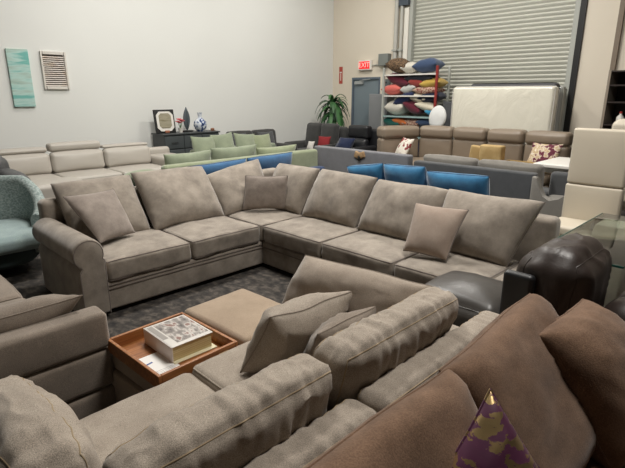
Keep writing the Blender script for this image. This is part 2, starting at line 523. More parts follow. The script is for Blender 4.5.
t = Thing('wall_switch', 'small dark grey control box on the wall right of the slate door', 'switch box', (WX, 7.70, 1.83))
t.add('enclosure', soft((-.09, 0), (-.09, .09), (0, .28), .01, n=2), plain('box_dark', '#5d6264', .5, .2))
t.add('button', xf(lathe([(.02, 0), (.02, .015), (.012, .02)], 10), (-.09, 0, .2), 0, 0, -90), M_black)
for yy, rr, lb in ((7.48, .06, 'tall grey conduit running up the wall, the thicker left one beside the shutter'), (7.33, .045, 'tall grey conduit running up the wall, the thinner one nearest the white post')):
    t = Thing('wall_conduit', lb, 'pipe', (WX - .07, yy, 0))
    t.add('pipe', tube([(0, 0, .02), (0, 0, CH)], rr * .85, 10), plain('conduit_grey', '#b7b6ae', .55))
    for z_ in (1.2, 2.75, 3.9): t.add('strap', box((-rr - .005, .065), (-rr - .01, rr + .01), (z_, z_ + .04)), M_steel)
t = Thing('wall_sign', 'narrow red notice on the wall left of the slate door', 'sign', (WX, 9.3, 2.02))
nb = t.add('board', box((-.008, 0), (-.06, .06), (0, .44)), plain('notice_red', '#b04a3c', .5))
t.add('symbol', merge(box((-.011, -.008), (-.035, .035), (.28, .31)), box((-.011, -.008), (-.012, .012), (.08, .27))), M_white, nb)
t = Thing('electrical_cabinet', 'grey metal cabinet standing between slate door and pillow rack', 'cabinet', (10.1, 7.62, 0))
t.add('body', soft((-.2, .2), (-.28, .28), (0, 1.75), .01, n=2), plain('cabinet_grey', '#86888a', .5, .2))
cd = t.add('door', soft((-.215, -.2), (-.25, .25), (.1, 1.7), .004, n=2), plain('cabinet_grey', '#86888a'))
t.add('latch', box((-.235, -.215), (-.22, -.18), (.85, .95)), M_black, cd)

# wall art
M_canvas = ramped('teal_abstract', [(.2, '#8fc3b8'), (.4, '#6fb3ab'), (.5, '#b4d3cc'), (.6, '#a9bfb4'), (.7, '#5aa8a2'), (.85, '#b7d8d0')], scale=(1.4, 1, 9), rough=.8, detail=7)
t = Thing('wall_canvas', 'tall narrow teal banded canvas on white wall, left of louvred panel', 'wall art', (2.6, WY, 1.54))
t.add('canvas', soft((-.165, .165), (-.045, 0), (0, .93), .006, n=4), M_canvas)
t.add('stretcher', box((-.15, .15), (-.02, -.001), (.02, .91)), M_ply)
t = Thing('louvred_wall_panel', 'white framed louvred wooden panel on white wall, right of teal canvas', 'wall art', (3.16, WY, 1.83))
t.add('frame', merge(soft((-.21, -.18), (-.045, -.005), (0, .63), .004, n=2), soft((.18, .21), (-.045, -.005), (0, .63), .004, n=2), soft((-.17, .17), (-.045, -.005), (0, .05), .004, n=2), soft((-.17, .17), (-.045, -.005), (.58, .63), .004, n=2)), plain('distressed_white', '#d8d3cb', .7, bump=.3))
M_sl = ramped('weathered_slat', [(.3, '#b3aaa2'), (.5, '#d6cec6'), (.7, '#c2aa92')], scale=(3, 3, 9), rough=.8)
for i in range(15):
    z_ = .065 + i * .034
    t.add('slat', xf(box((-.18, .18), (-.014, .014), (-.003, .003)), (0, -.026, z_), 0, 40), M_sl)
t.add('backing', box((-.17, .17), (-.006, -.001), (.02, .61)), plain('panel_shadow_board', '#5a5048', .8))

# ------------------------------------------------------------------ big taupe sectional
t = Thing('sectional_sofa', 'large taupe suede corner sectional with rolled left arm, behind the tray ottoman', 'sofa', (2.2, 4.2, 0), world=True)
FY, FX = 3.74, 3.01            # seat fronts of the two wings
BYB, BXB = 4.86, 4.14          # outer backs
t.add('plinth', box((1.28, FX + .1), (FY + .1, BYB - .05), (.0, .06)), M_dark)
t.add('plinth', box((FX + .1, BXB - .05), (1.45, BYB - .05), (.0, .06)), M_dark)
def seatdef(yfront):
    return None
b1, p1 = soft((1.40, 3.03), (FY + .015, BYB - .15), (.04, .285), .02, n=6, wr=.004, seed=2), None
t.add('base', soft((1.36, 3.03), (FY + .02, BYB - .15), (.04, .285), .02, (0, .006, 0), n=8, wr=.004, seed=2), M_main)
t.add('base', soft((FX + .02, BXB - .15), (1.42, FY + .3), (.04, .285), .02, (.006, 0, 0), n=8, wr=.004, seed=3), M_main)
t.add('base_welt', merge(tube([(1.42, FY + .014, .225), (3.02, FY + .014, .225)], .006), tube([(1.42, FY + .014, .255), (3.02, FY + .014, .255)], .004), tube([(FX + .014, FY, .225), (FX + .014, 1.43, .225)], .006)), M_mainp)
def seat(x, y, seed, front='y'):
    a, p = soft(x, y, (.285, .465), .035, (.004, .004, .026), n=12, wr=.010, seed=seed, wf=5, pipe='z', pr=.005)
    q = t.add('seat_cushion', a, M_main); t.add('piping', p, M_mainp, q)
seat((1.42, 2.195), (FY, 4.62), 11); seat((2.205, 2.995), (FY, 4.62), 12)
seat((3.005, 3.80), (FY + .005, 4.62), 13)
seat((FX, 3.80), (2.925, FY - .005), 14); seat((FX, 3.80), (2.125, 2.915), 15); seat((FX, 3.80), (1.42, 2.115), 16)
# back frames
t.add('back_frame', soft((1.28, BXB), (BYB - .17, BYB), (.05, .83), .05, n=8, wr=.004, seed=5), M_main)
t.add('back_frame', soft((BXB - .17, BXB), (1.26, BYB - .175), (.05, .80), .05, n=8, wr=.004, seed=6), M_main)
t.add('end_panel', soft((FX + .04, BXB - .18), (1.31, 1.41), (.05, .47), .04, n=6, wr=.003, seed=9), M_main)
def leanY(y0, k, z0=.45):
    return lambda P: (P.x, P.y + k * (P.z - z0), P.z)
def leanX(k, z0=.45):
    return lambda P: (P.x + k * (P.z - z0), P.y, P.z)
def bcush(TL, TR, BR, BL, seed, t=.30):
    a, p = qpillow(TL, TR, BR, BL, t, n=20, wr=.016, seed=seed, ear=.02, p=2.6, e=.42, wf=4.5)
    q = t_main.add('back_cushion', a, M_main); t_main.add('piping', p, M_mainp, q)
t_main = t
bcush((1.40, 4.76, .965), (2.13, 4.74, .965), (2.12, 4.36, .46), (1.40, 4.36, .46), 21, .25)
bcush((2.15, 4.73, .985), (2.98, 4.75, .97), (2.97, 4.33, .46), (2.14, 4.31, .46), 22)
bcush((2.93, 4.70, .85), (3.76, 4.72, .985), (3.68, 4.36, .46), (2.99, 4.34, .46), 23)
bcush((3.90, 4.46, .94), (3.84, 3.72, .955), (3.58, 3.78, .46), (3.58, 4.30, .46), 24)
bcush((3.84, 3.68, .965), (3.84, 2.93, .945), (3.58, 2.99, .46), (3.58, 3.74, .46), 25)
bcush((3.82, 2.89, .945), (3.83, 2.09, .94), (3.56, 2.17, .46), (3.58, 2.95, .46), 26)
bcush((3.79, 2.10, .95), (3.83, 1.31, .95), (3.56, 1.44, .46), (3.54, 2.12, .46), 27)
# rolled arm
cxr, czr, rr = 1.285, .565, .12
pro = [(1.41, .04), (1.41, .50)]
for k in range(0, 15):
    an = R(-25 + k * 19)
    pro.append((cxr + rr * math.cos(an), czr + rr * math.sin(an)))
pro += [(1.20, .42), (1.20, .04)]
t.add('rolled_arm', prism(pro, 'y', FY - .02, 4.70, .03), M_main)
scr = [(x_, z_) for x_, z_ in pro]
t.add('arm_welt', tube([(cxr + (x_ - cxr) * .93, FY - .017, z_ if z_ < .1 else .3 + (z_ - .3) * .96) for x_, z_ in pro], .005), M_mainp)

# scatter cushions on the sectional
M_thr = fabric('mushroom_suede', '#978c83', '#7b7169', scale=8, contrast=.35, sheen=.35, weave_mix=.1)
qthrow('scatter_cushion', 'taupe square cushion at the left end of the big sectional, by the rolled arm', 'cushion', M_thr, ((1.365, 4.36, .91), (1.85, 4.49, .895), (1.89, 4.21, .52), (1.515, 4.08, .53)), .14, M_mainp, seed=1)
qthrow('scatter_cushion', 'taupe square cushion standing in the inside corner of the big sectional', 'cushion', M_thr, ((3.25, 4.30, .88), (3.58, 3.97, .88), (3.56, 3.95, .51), (3.17, 4.27, .51)), .14, M_mainp, seed=2)
qthrow('scatter_cushion', 'light taupe square cushion on the right wing of the big sectional', 'cushion', fabric('rosy_suede', '#a8998c', '#917f72', scale=6, sheen=.35, weave_mix=.1), ((3.41, 2.19, .88), (3.47, 1.75, .88), (3.25, 1.78, .51), (3.22, 2.16, .51)), .16, M_mainp, seed=3)

# ------------------------------------------------------------------ foreground grey sectional (faces away)
t = Thing('grey_sofa', 'light grey linen sofa in the foreground seen from behind, back to the brown sofa', 'sofa', (1.1, 1.4, 0), world=True)
t.add('base', soft((.02, 2.24), (.90, 1.86), (.05, .30), .03, n=8, wr=.004, seed=31), M_fg)
t.add('plinth', box((.12, 2.26), (.98, 1.78), (0, .06)), M_dark)
a, p = soft((.02, 1.20), (.845, 1.0), (.05, .70), .045, (0, .0, .014), n=(70, 6, 14), wr=.006, seed=32, pipe='y', pr=.003, gather=.009)
q = t.add('back_frame', a, M_fg); t.add('piping', p, M_fgp, q)
a, p = soft((1.215, 2.25), (.845, 1.0), (.05, .70), .045, (0, .0, .014), n=(70, 6, 14), wr=.006, seed=33, pipe='y', pr=.003, gather=.009)
q = t.add('back_frame', a, M_fg); t.add('piping', p, M_fgp, q)
def fgseat(x, y, seed, z=(.30, .47)):
    a, p = soft(x, y, z, .045, (.004, .01, .022), n=12, wr=.007, seed=seed, pipe='z', pr=.004)
    q = t.add('seat_cushion', a, M_fg); t.add('piping', p, M_fg, q)
fgseat((.22, 1.05), (1.0, 1.90), 34); fgseat((1.06, 2.06), (1.0, 1.93), 35)
def fgback(x, y, z, fn, seed, pipe='y', gaxis=0, bl=(.006, .04, .02), g=.012):
    a, p = soft(x, y, z, .06, bl, n=(60, 10, 12) if pipe == 'y' else (10, 50, 12), m=3, wr=.014, seed=seed, wf=5, deform=fn, pipe=pipe, pr=.003, gather=g, gaxis=gaxis)
    q = t.add('back_cushion', a, M_fg); t.add('piping', p, M_fgp, q)
fgback((.36, 1.13), (1.08, 1.28), (.47, .85), lambda P: (P.x, P.y - .28 * (P.z - .47), P.z), 36)
fgback((1.16, 2.00), (1.08, 1.28), (.47, .855), lambda P: (P.x, P.y - .28 * (P.z - .47), P.z), 37)
fgback((.20, .40), (1.22, 1.88), (.47, .82), lambda P: (P.x - .1 * (P.z - .47), P.y, P.z - .10 * max(0, P.y - 1.5)), 38, 'x', 1, (.05, .012, .03))
t.add('arm', soft((2.07, 2.24), (1.0, 1.90), (.05, .57), .08, (0, 0, .015), n=8, wr=.006, seed=39), M_fg)
t.add('arm', soft((.0, .2), (1.0, 1.90), (.05, .66), .06, (0, 0, .015), n=8, wr=.006, seed=40), M_fg)
qthrow('large_cushion', 'large plump taupe cushion at the right end of the foreground grey sofa', 'cushion', fabric('warm_grey_linen', '#a29587', '#8b7e71', scale=7, weave=330, weave_mix=.22), ((1.86, 1.92, .85), (1.98, 1.15, .85), (1.82, 1.20, .49), (1.74, 2.02, .49)), .27, M_left, seed=41, n=26, wr=.016, ear=.01, p=2.6, e=.44)
qthrow('scatter_cushion', 'grey linen cushion lying foremost on the foreground sofa, nearest the tray', 'cushion', M_fg, ((1.78, 1.49, .78), (1.25, 1.52, .79), (1.18, 1.66, .49), (1.72, 1.68, .49)), .24, M_left, seed=42, wr=.024, n=24, ear=.05)
qthrow('scatter_cushion', 'grey linen cushion tucked between two other cushions on the foreground sofa', 'cushion', M_left, ((1.82, 1.34, .74), (1.36, 1.335, .75), (1.34, 1.44, .49), (1.84, 1.46, .49)), .14, M_left, seed=43, wr=.02, n=24, ear=.05)

# ------------------------------------------------------------------ brown sofa and its cushions
t = Thing('brown_sofa', 'brown chenille sofa at lower right with plump back cushions', 'sofa', (1.5, .3, 0), world=True)
t.add('base', soft((.45, 2.62), (-.30, .72), (.05, .28), .03, n=6, seed=51), M_brown)
t.add('back_frame', soft((.45, 2.62), (.73, .85), (.05, .66), .05, n=8, wr=.004, seed=52), M_brown)
for i, (a0, a1) in enumerate(((.46, 1.36), (1.37, 2.30))):
    a, p = soft((a0, a1), (-.38, .52), (.28, .44), .045, (0, .01, .02), n=10, wr=.006, seed=53 + i, pipe='z', pr=.004)
    q = t.add('seat_cushion', a, M_brown); t.add('piping', p, M_brown, q)
for i, cs in enumerate((((.36, .68, .90), (1.27, .67, .905), (1.28, .34, .44), (.36, .34, .44)), ((1.27, .69, .89), (2.07, .72, .91), (2.10, .37, .44), (1.29, .36, .44)))):
    a, p = qpillow(*cs, .22, n=24, wr=.014, seed=56 + i, ear=.0, p=5, e=.36, wf=5)
    q = t.add('back_cushion', a, M_brown); t.add('piping', p, M_brown, q)
t.add('arm', soft((2.33, 2.62), (-.38, .66), (.05, .60), .1, (0, 0, .01), n=8, wr=.006, seed=59), M_brown)
t.add('price_tag', xf(box((-.05, .05), (-.001, .001), (-.07, 0)), (2.29, .1, .56), 60, 12), plain('tag_white', '#e8e6e0', .6), label='white paper price tag')
qthrow('scatter_cushion', 'large brown chenille cushion leaning at the right end of the brown sofa', 'cushion', M_brown, ((1.765, .575, .87), (2.21, .545, .89), (2.28, .20, .47), (1.76, .25, .465)), .34, M_brown, seed=61, n=26, wr=.014, ear=.02, p=2.6, e=.42)
M_purple = ramped('plum_gold_foil', [(0, '#40102f'), (.50, '#4c1238'), (.515, '#4c1238'), (.52, '#d0b280'), (1, '#e0c890')], scale=(20, 20, 46), rough=.6, detail=10, metal_above=.517, dist=.3, sheen=.1)
qthrow('scatter_cushion', 'plum velvet cushion with gold foil patches, tipped on its corner on the brown sofa', 'cushion', M_purple, ((1.15, 0.468, 0.983), (1.169, 0.29, 0.768), (0.963, 0.327, 0.563), (0.926, 0.496, 0.778)), .15, M_purple, seed=62, n=24, wr=.008, ear=.05)
# ------------------------------------------------------------------ left sofa with arm at the picture edge
t = Thing('tweed_sofa', 'grey tweed sofa at the left edge with a wide three-panel arm facing the camera', 'sofa', (.3, 3.0, 0), world=True)
t.add('base', soft((-.6, .74), (2.62, 4.3), (.04, .29), .02, n=6, wr=.004, seed=71), M_left)
for z0_, z1_ in ((.04, .19), (.193, .42), (.423, .635)):
    t.add('arm_panel', soft((-.6, .905), (2.45, 2.60), (z0_, z1_), .03, (.004, .006, 0), n=8, wr=.004, seed=72 + z0_), M_left)
a, p = soft((-.2, .76), (2.63, 3.46), (.29, .47), .05, (.01, .004, .025), n=10, wr=.006, seed=74, pipe='z', pr=.004)
q = t.add('seat_cushion', a, M_left); t.add('piping', p, M_left, q)
a, p = soft((-.2, .76), (3.47, 4.3), (.29, .47), .05, (.01, .004, .025), n=10, wr=.006, seed=75, pipe='z', pr=.004)
q = t.add('seat_cushion', a, M_left); t.add('piping', p, M_left, q)
t.add('back_frame', soft((-.62, -.42), (2.62, 4.3), (.05, .8), .05, n=6, seed=76), M_left)
for i, y_ in enumerate((2.64, 3.47)):
    a, p = soft((-.40, -.18), (y_, y_ + .8), (.47, .88), .08, (.05, 0, .01), n=8, wr=.01, seed=77 + i, pipe='x', pr=.004)
    q = t.add('back_cushion', a, M_left); t.add('piping', p, M_left, q)
throw('scatter_cushion', 'grey tweed cushion resting against the wide arm of the left sofa', 'cushion', M_left, .62, .38, .20, (.52, 2.88, .49), 180, 54, seed=79, seam=M_left, wr=.012)

# ------------------------------------------------------------------ tray ottoman, tray, book, paper
t = Thing('storage_ottoman', 'low taupe linen ottoman carrying the wooden tray', 'ottoman', (1.42, 2.3, 0), 3, world=False)
t.add('base', soft((-.52, .50), (-.31, .29), (.05, .27), .015, n=5, wr=.002, seed=81), M_ott)
t.add('lid_cushion', soft((.02, .52), (-.32, .30), (.275, .43), .03, (0, 0, .012), n=10, wr=.004, seed=82), M_ott)
t.add('tray_rest', soft((-.50, .015), (-.32, .30), (.275, .39), .02, n=6, seed=83), M_ott)
for sx in (-.45, .43):
    for sy in (-.25, .23): t.add('leg', lathe([(.02, 0), (.028, .055)], 10, (sx, sy, 0)), M_legw)
tr = Thing('wooden_tray', 'honey wood tray with raised rim on the ottoman', 'tray', (1.135, 2.215, .392), 2)
hw, hd = .228, .262
tr.add('tray_base', box((-hw, hw), (-hd, hd), (0, .01)), M_ply)
for a in (-1, 1):
    tr.add('rim', soft((a * hw - .009, a * hw + .009), (-hd - .009, hd + .009), (0, .075), .003, n=2), M_ply)
    tr.add('rim', soft((-hw + .009, hw - .009), (a * hd - .009, a * hd + .009), (0, .075), .003, n=2), M_ply)
tr.add('label_plate', box((.11, .17), (-hd - .012, -hd - .008), (.03, .05)), plain('plate_cream', '#cbb68e', .5), label='small cream plate')
M_cover = ramped('catalogue_cover', [(.30, '#3c3634'), (.42, '#776e69'), (.5, '#8f8882'), (.57, '#c4beb7'), (.64, '#7d5a50')], scale=(30, 18, 9), rough=.35, detail=8)
M_pages = ramped('yellowed_pages', [(.4, '#b7a673'), (.6, '#d2c598')], scale=(2, 2, 300), rough=.8)
bk = Thing('catalogue', 'thick catalogue with grey photo cover and yellowed page edges in the tray', 'book', (1.195, 2.25, .403), 0)
bk.add('page_block', box((-.12, .115), (-.15, .15), (.006, .085)), M_pages)
cv = bk.add('cover', soft((-.125, .125), (-.155, .155), (.085, .09), .002, n=2), plain('cover_white', '#cbc6bf', .35))
bk.add('cover_photo', box((-.075, .115), (-.125, .14), (.0902, .0908)), M_cover, cv)
bk.add('cover_photo', box((-.115, -.085), (-.05, .14), (.0902, .0908)), plain('photo_grey', '#8f8983', .35), cv)
bk.add('back_cover', soft((-.125, .135), (-.175, .155), (0, .006), .002, n=2), plain('cover_cream', '#d6cfae', .5))
bk.add('spine', box((-.127, -.121), (-.155, .155), (0, .09)), plain('spine_white', '#cfcac4', .5))
sp = Thing('loose_sheet', 'white sheet tucked under the far side of the catalogue', 'paper', (1.345, 2.40, .4035), 14)
sp.add('sheet', box((-.06, .06), (-.08, .08), (0, .001)), plain('paper_white', '#e9e7e3', .7))
pp = Thing('price_sheet', 'white printed sheet lying in the front of the tray', 'paper', (1.01, 2.13, .4035), 0)
sh = pp.add('sheet', box((-.075, .075), (-.13, .13), (0, .001)), plain('paper_white', '#e9e7e3', .7))
pp.add('blue_mark', xf(box((-.028, .028), (-.006, .006), (.001, .0015)), (-.04, .045, 0), 10), plain('ink_blue', '#33518f', .6), sh)
pp.add('print_line', merge(*[box((-.06, .05), (-.05 - i * .013, -.048 - i * .013), (.001, .0014)) for i in range(4)]), plain('ink_grey', '#8a8a8c', .6), sh)

# ------------------------------------------------------------------ dark leather armchair facing the sectional, leather sofa arm behind
t = Thing('leather_armchair', 'dark leather armless chair with fat rounded back, beside the glass table', 'armchair', (3.0, 1.2, 0), world=True)
t.add('base', soft((2.50, 2.95), (.72, 1.54), (.08, .34), .03, n=5), M_leather_ch)
for sx in (2.56, 2.9):
    for sy in (.8, 1.48): t.add('foot', lathe([(.02, 0), (.03, .08)], 10, (sx, sy, 0)), M_legw)
a, p = soft((2.45, 2.99), (1.01, 1.60), (.34, .57), .085, (.015, .02, .06), n=12, m=4, wr=.008, seed=91, pipe='z', pr=.004)
q = t.add('seat_cushion', a, M_leather_ch); t.add('piping', p, M_leather_ch, q)
a, p = soft((2.50, 3.04), (.67, .99), (.30, .965), .12, (.02, .05, .03), n=13, m=5, wr=.022, seed=92, wf=3.4, deform=lambda P: (P.x, P.y - .06 * (P.z - .3), P.z), pipe='y', pr=.003)
q = t.add('backrest', a, M_leather_dk); t.add('piping', p, M_leather_dk, q)
t.add('side_panel', soft((2.43, 2.49), (.84, 1.0), (.08, .85), .025, n=5), M_leather_bl)
t = Thing('leather_armchair', 'espresso leather armchair at the right edge, only its arm roll showing beside the brown sofa', 'armchair', (3.3, .1, 0), world=True)
t.add('base', soft((2.72, 3.2), (-.5, .52), (.06, .42), .05, n=5), M_leather_dk)
t.add('arm', soft((2.66, 2.96), (-.52, .60), (.06, .72), .13, (0, 0, .01), n=8, m=4, wr=.008, seed=94), M_leather_dk)
t.add('seat_cushion', soft((2.97, 3.24), (-.54, .30), (.42, .5), .04, n=5), M_leather_dk)
t.add('backrest', soft((2.97, 3.24), (.34, .58), (.43, .70), .08, n=8, m=4, wr=.01, seed=95), M_leather_dk)
t.add('foot', lathe([(.03, 0), (.03, .06)], 10, (2.8, -.4, 0)), M_legw)
t.add('foot', lathe([(.03, 0), (.03, .06)], 10, (2.8, .3, 0)), M_legw)

# ------------------------------------------------------------------ glass table and tall ivory chairs
m, nt, b, N, L = new_mat('table_glass')
b.inputs['Base Color'].default_value = lin('#e8f3ee'); b.inputs['Roughness'].default_value = .02
b.inputs['Transmission Weight'].default_value = 1; b.inputs['IOR'].default_value = 1.45
M_glass = m
m, nt, b, N, L = new_mat('glass_edge_green')
b.inputs['Base Color'].default_value = lin('#2f5f56'); b.inputs['Roughness'].default_value = .1
M_gedge = m
t = Thing('glass_table', 'glass topped dining table with ivory pedestals by the tall ivory chair', 'table', (4.0, .9, 0), world=True)
gt = t.add('glass_top', soft((3.28, 4.72), (.62, 1.12), (.735, .75), .004, n=2), M_glass)
t.add('glass_edge', merge(box((3.272, 3.279), (.62, 1.12), (.735, .75)), box((3.28, 4.72), (1.121, 1.128), (.735, .75))), M_gedge, gt)
for x_ in (3.62, 4.42):
    t.add('pedestal', soft((x_ - .13, x_ + .13), (.66, 1.06), (.0, .73), .02, n=4), M_creamw)
t.add('lower_shelf', soft((3.62, 4.75), (.64, 1.10), (.38, .44), .01, n=3), plain('shelf_ivory', '#d8cfb4', .5))
t = Thing('tall_dining_chair', 'ivory leather chair with tall plain back, beyond the glass table', 'chair', (5.25, 1.42, 0), world=True)
t.add('backrest', soft((5.42, 5.52), (1.15, 1.675), (.86, 1.42), .025, (.012, 0, 0), n=6), M_creamw)
t.add('lower_back', soft((5.42, 5.52), (1.15, 1.68), (.42, .857), .025, (.012, 0, 0), n=6), M_creamw)
t.add('seat', soft((4.98, 5.42), (1.20, 1.69), (.40, .50), .03, (0, 0, .012), n=6), M_creamw)
for sx in (5.03, 5.45):
    for sy in (1.24, 1.65): t.add('leg', box((sx - .022, sx + .022), (sy - .022, sy + .022), (0, .41)), M_legw)
t = Thing('tall_dining_chair', 'second ivory leather chair, its back top just showing behind the first', 'chair', (6.6, 1.3, 0), world=True)
t.add('backrest', soft((6.5, 6.66), (.95, 1.62), (.5, 1.46), .07, (.02, 0, .03), n=6, m=4), M_creamw)
t.add('seat', soft((6.66, 7.1), (1.0, 1.6), (.40, .5), .03, n=6), M_creamw)
for sx in (6.6, 7.05):
    for sy in (1.06, 1.54): t.add('leg', box((sx - .022, sx + .022), (sy - .022, sy + .022), (0, .41)), M_legw)

# ------------------------------------------------------------------ generic showroom sofa
def sofa(name, label, loc, rz, W, D, sh, bh, mat, n, arm=(.2, .2), armh=.6, cush=None, cmat=None, ctop=None, base_h=None, legs=True, group=None, pipes=False, cat='sofa', seed=0, r=.05, back_t=.16, head=None, hmat=None, seatmat=None):
    """front faces -y, x 0..W, y 0..D"""
    t = Thing(name, label, cat, loc, rz, group)
    sm = seatmat or mat
    x0, x1 = arm[0], W - arm[1]
    bh0 = base_h or sh - .17
    z0 = .08 if legs else .03
    t.add('base', soft((x0 if x0 else 0, x1), (.03, D - back_t), (z0, bh0), .02, n=4), mat)
    t.add('back_frame', soft((0, W), (D - back_t, D), (z0, bh), r, n=7, wr=.003, seed=seed), mat)
    for s, (a, b) in enumerate(((0, arm[0]), (W - arm[1], W))):
        if b - a > .01:
            t.add('arm', soft((a, b), (0, D - back_t - .005), (z0, armh), min(r, .06), (0, 0, .008), n=6, wr=.004, seed=seed + 3 + s), mat)
    w = (x1 - x0) / n
    for i in range(n):
        a = soft((x0 + i * w + .004, x0 + (i + 1) * w - .004), (0, D - back_t - .02), (bh0, sh), .04, (0, .008, .015), n=7, wr=.004, seed=seed + 10 + i)
        t.add('seat_cushion', a, sm)
    if legs:
        for sx in (.06, W - .06):
            for sy in (.08, D - .08): t.add('leg', lathe([(.018, 0), (.028, z0 + .01)], 8, (sx, sy, 0)), M_legw)
    if ctop:
        for i in range(n):
            th = .17
            yb = D - back_t - .03
            a = soft((x0 + i * w + .006, x0 + (i + 1) * w - .006), (yb - th - .10, yb - .10), (sh + .005, ctop), .06, (.005, .035, .012), n=9, wr=.008, seed=seed + 20 + i, deform=lambda P: (P.x, P.y + .16 * (P.z - sh), P.z))
            q = t.add('back_cushion', a, cmat or mat)
            if head:
                t.add('headrest', soft((x0 + i * w + .012, x0 + (i + 1) * w - .012), (yb - .16, yb + .04), (ctop + .004, ctop + head[i]), .05, (0, .01, .01), n=7), cmat or mat, q)
    return t

# cream leather sectional along the left wall
t = sofa('cream_leather_sofa', 'pale grey leather sectional with raised headrests along the white wall', (1.62, 7.90, 0), 0, 3.25, 1.1, .50, .76, M_cream, 3, (.10, .55), .64, ctop=.83, head=[.09, .14, .05], seed=110, r=.07)
t.add('chaise_cushion', soft((.30, 1.06), (-.55, .0), (.26, .53), .07, (0, 0, .02), n=8, m=4), M_cream)
t.add('chaise_base', soft((.34, 1.02), (-.50, -.01), (.02, .255), .02, n=4), M_cream)

# slate recliner at the left edge
t = Thing('slate_recliner', 'dark slate leather recliner cut off by the left edge, above the teal chair', 'armchair', (1.2, 7.2, 0), world=True)
t.add('base', soft((.80, 1.72), (6.75, 7.55), (.03, .42), .05, n=6), M_recl)
t.add('seat_cushion', soft((.86, 1.44), (6.68, 7.18), (.42, .58), .07, (0, 0, .02), n=8), M_recl)
t.add('arm', soft((1.46, 1.78), (6.70, 7.50), (.30, .80), .12, (0, 0, .02), n=8, m=4, wr=.01, seed=3), M_recl)
t.add('backrest', soft((.80, 1.70), (7.32, 7.62), (.50, 1.0), .14, (.02, .05, .03), n=9, m=4, wr=.015, seed=7), M_recl)
t.add('headrest', soft((.85, 1.55), (7.18, 7.33), (.80, .98), .07, (0, .02, 0), n=7, m=4, wr=.01, seed=8), M_recl)

# teal swivel chair
t = Thing('teal_swivel_chair', 'teal tweed barrel chair with curved back at the left edge', 'armchair', (1.03, 5.58, 0))
def barrel(r0, r1, z0, z1f, a0, a1, n=40):
    V, F = [], []
    cross = 10
    for i in range(n + 1):
        a = R(a0 + (a1 - a0) * i / n)
        e = math.sin(math.pi * i / n)
        zt = z1f(e)
        ring = []
        rm, th = (r0 + r1) / 2, (r1 - r0) / 2
        for k in range(cross):
            b = 2 * math.pi * k / cross
            ring.append((rm + th * math.cos(b), zt - th + th * math.sin(b) if math.sin(b) > 0 else (zt - th if k in (0, 5) else z0)))
        ring = [(rm + th, z0)] + [(rm + th * math.cos(R(q)), zt - th + th * math.sin(R(q))) for q in range(0, 181, 30)] + [(rm - th, z0)]
        m = len(ring)
        for rad, z in ring: V.append((rad * math.cos(a), rad * math.sin(a), z))
    for i in range(n):
        for k in range(m):
            l = (k + 1) % m
            F.append((i * m + k, i * m + l, (i + 1) * m + l, (i + 1) * m + k))
    F.append(list(range(m))); F.append([n * m + k for k in range(m)][::-1])
    return V, F
t.add('barrel_back', barrel(.40, .52, .20, lambda e: .60 + .32 * min(1, e * 1.35) ** 1.2, -42, 222), M_teal)
sc_ = soft((-.40, .40), (-.52, .36), (.30, .46), .06, (0, .01, .02), n=10, deform=lambda P: (P.x * (1 - .25 * max(0, P.y / .4) ** 2), P.y, P.z))
t.add('seat_cushion', sc_, fabric('pale_teal', '#99aaa7', '#86979a', scale=10, weave=200))
t.add('seat_base', lathe([(.36, .12), (.40, .16), (.40, .29), (.38, .30)], 28), plain('teal_dark', '#33403f', .9))
t.add('swivel_base', lathe([(.27, 0), (.27, .03), (.07, .05), (.07, .13)], 24), M_dark)

# dresser and what stands on it
M_dres = plain('charcoal_lacquer', '#3b3f41', .45)
DZ = .98
t = Thing('dresser', 'charcoal dresser with drawers against the white wall, behind the green sofas', 'dresser', (5.50, 9.27, 0))
t.o.scale.x = .93
t.add('carcass', soft((-.70, .70), (-.24, .24), (.08, DZ - .03), .008, n=2), M_dres)
t.add('top', soft((-.72, .72), (-.27, .26), (DZ - .03, DZ), .006, n=2), M_dres)
for i in range(3):
    for j in range(3):
        q = t.add('drawer', soft((-.69 + i * .464, -.24 + i * .464), (-.262, -.235), (.68 - j * .27, .93 - j * .27), .006, n=2), plain('drawer_charcoal', '#454a4c', .45))
        t.add('handle', tube([(-.54 + i * .464, -.263, .80 - j * .27), (-.54 + i * .464, -.29, .80 - j * .27), (-.40 + i * .464, -.29, .80 - j * .27), (-.40 + i * .464, -.263, .80 - j * .27)], .008), M_black, q)
for sx in (-.66, .66):
    for sy in (-.19, .19): t.add('leg', box((sx - .03, sx + .03), (sy - .03, sy + .03), (0, .085)), M_black)
t = Thing('table_mirror', 'square dark framed mirror with white octagonal mount leaning on the dresser', 'mirror', (5.02, 9.24, DZ), 0)
def octo(w, h, k): return [(-w + k, -h), (w - k, -h), (w, -h + k), (w, h - k), (w - k, h), (-w + k, h), (-w, h - k), (-w, -h + k)]
def leanm(vf): return xf(vf, (0, 0, 0), 0, -8)
def upr(vf, zc): return [(p[0], p[1], p[2] + zc) for p in vf[0]], vf[1]
t.add('frame', leanm(soft((-.22, .22), (-.02, .02), (.002, .47), .008, n=3)), M_black)
mo = t.add('mount', leanm(upr(prism(octo(.185, .195, .07), 'y', -.034, -.0205), .235)), M_white)
t.add('glass', leanm(upr(prism(octo(.135, .15, .05), 'y', -.036, -.0345), .245)), ramped('aged_mirror', [(.35, '#6f6a58'), (.5, '#a09a86'), (.65, '#7d775f')], scale=(2, 2, 14), rough=.25), mo)
t.add('ornament', xf(soft((-.05, .05), (-.05, -.02), (.01, .06), .012, n=3), (0, -.02, 0)), plain('ornament_copper', '#a46b50', .5))
t = Thing('flower_pot', 'small pot of coral pink flowers on the dresser beside the mirror', 'plant', (5.33, 9.20, DZ))
t.add('pot', lathe([(.035, 0), (.05, .09), (.052, .095), (.045, .09)], 14), M_white)
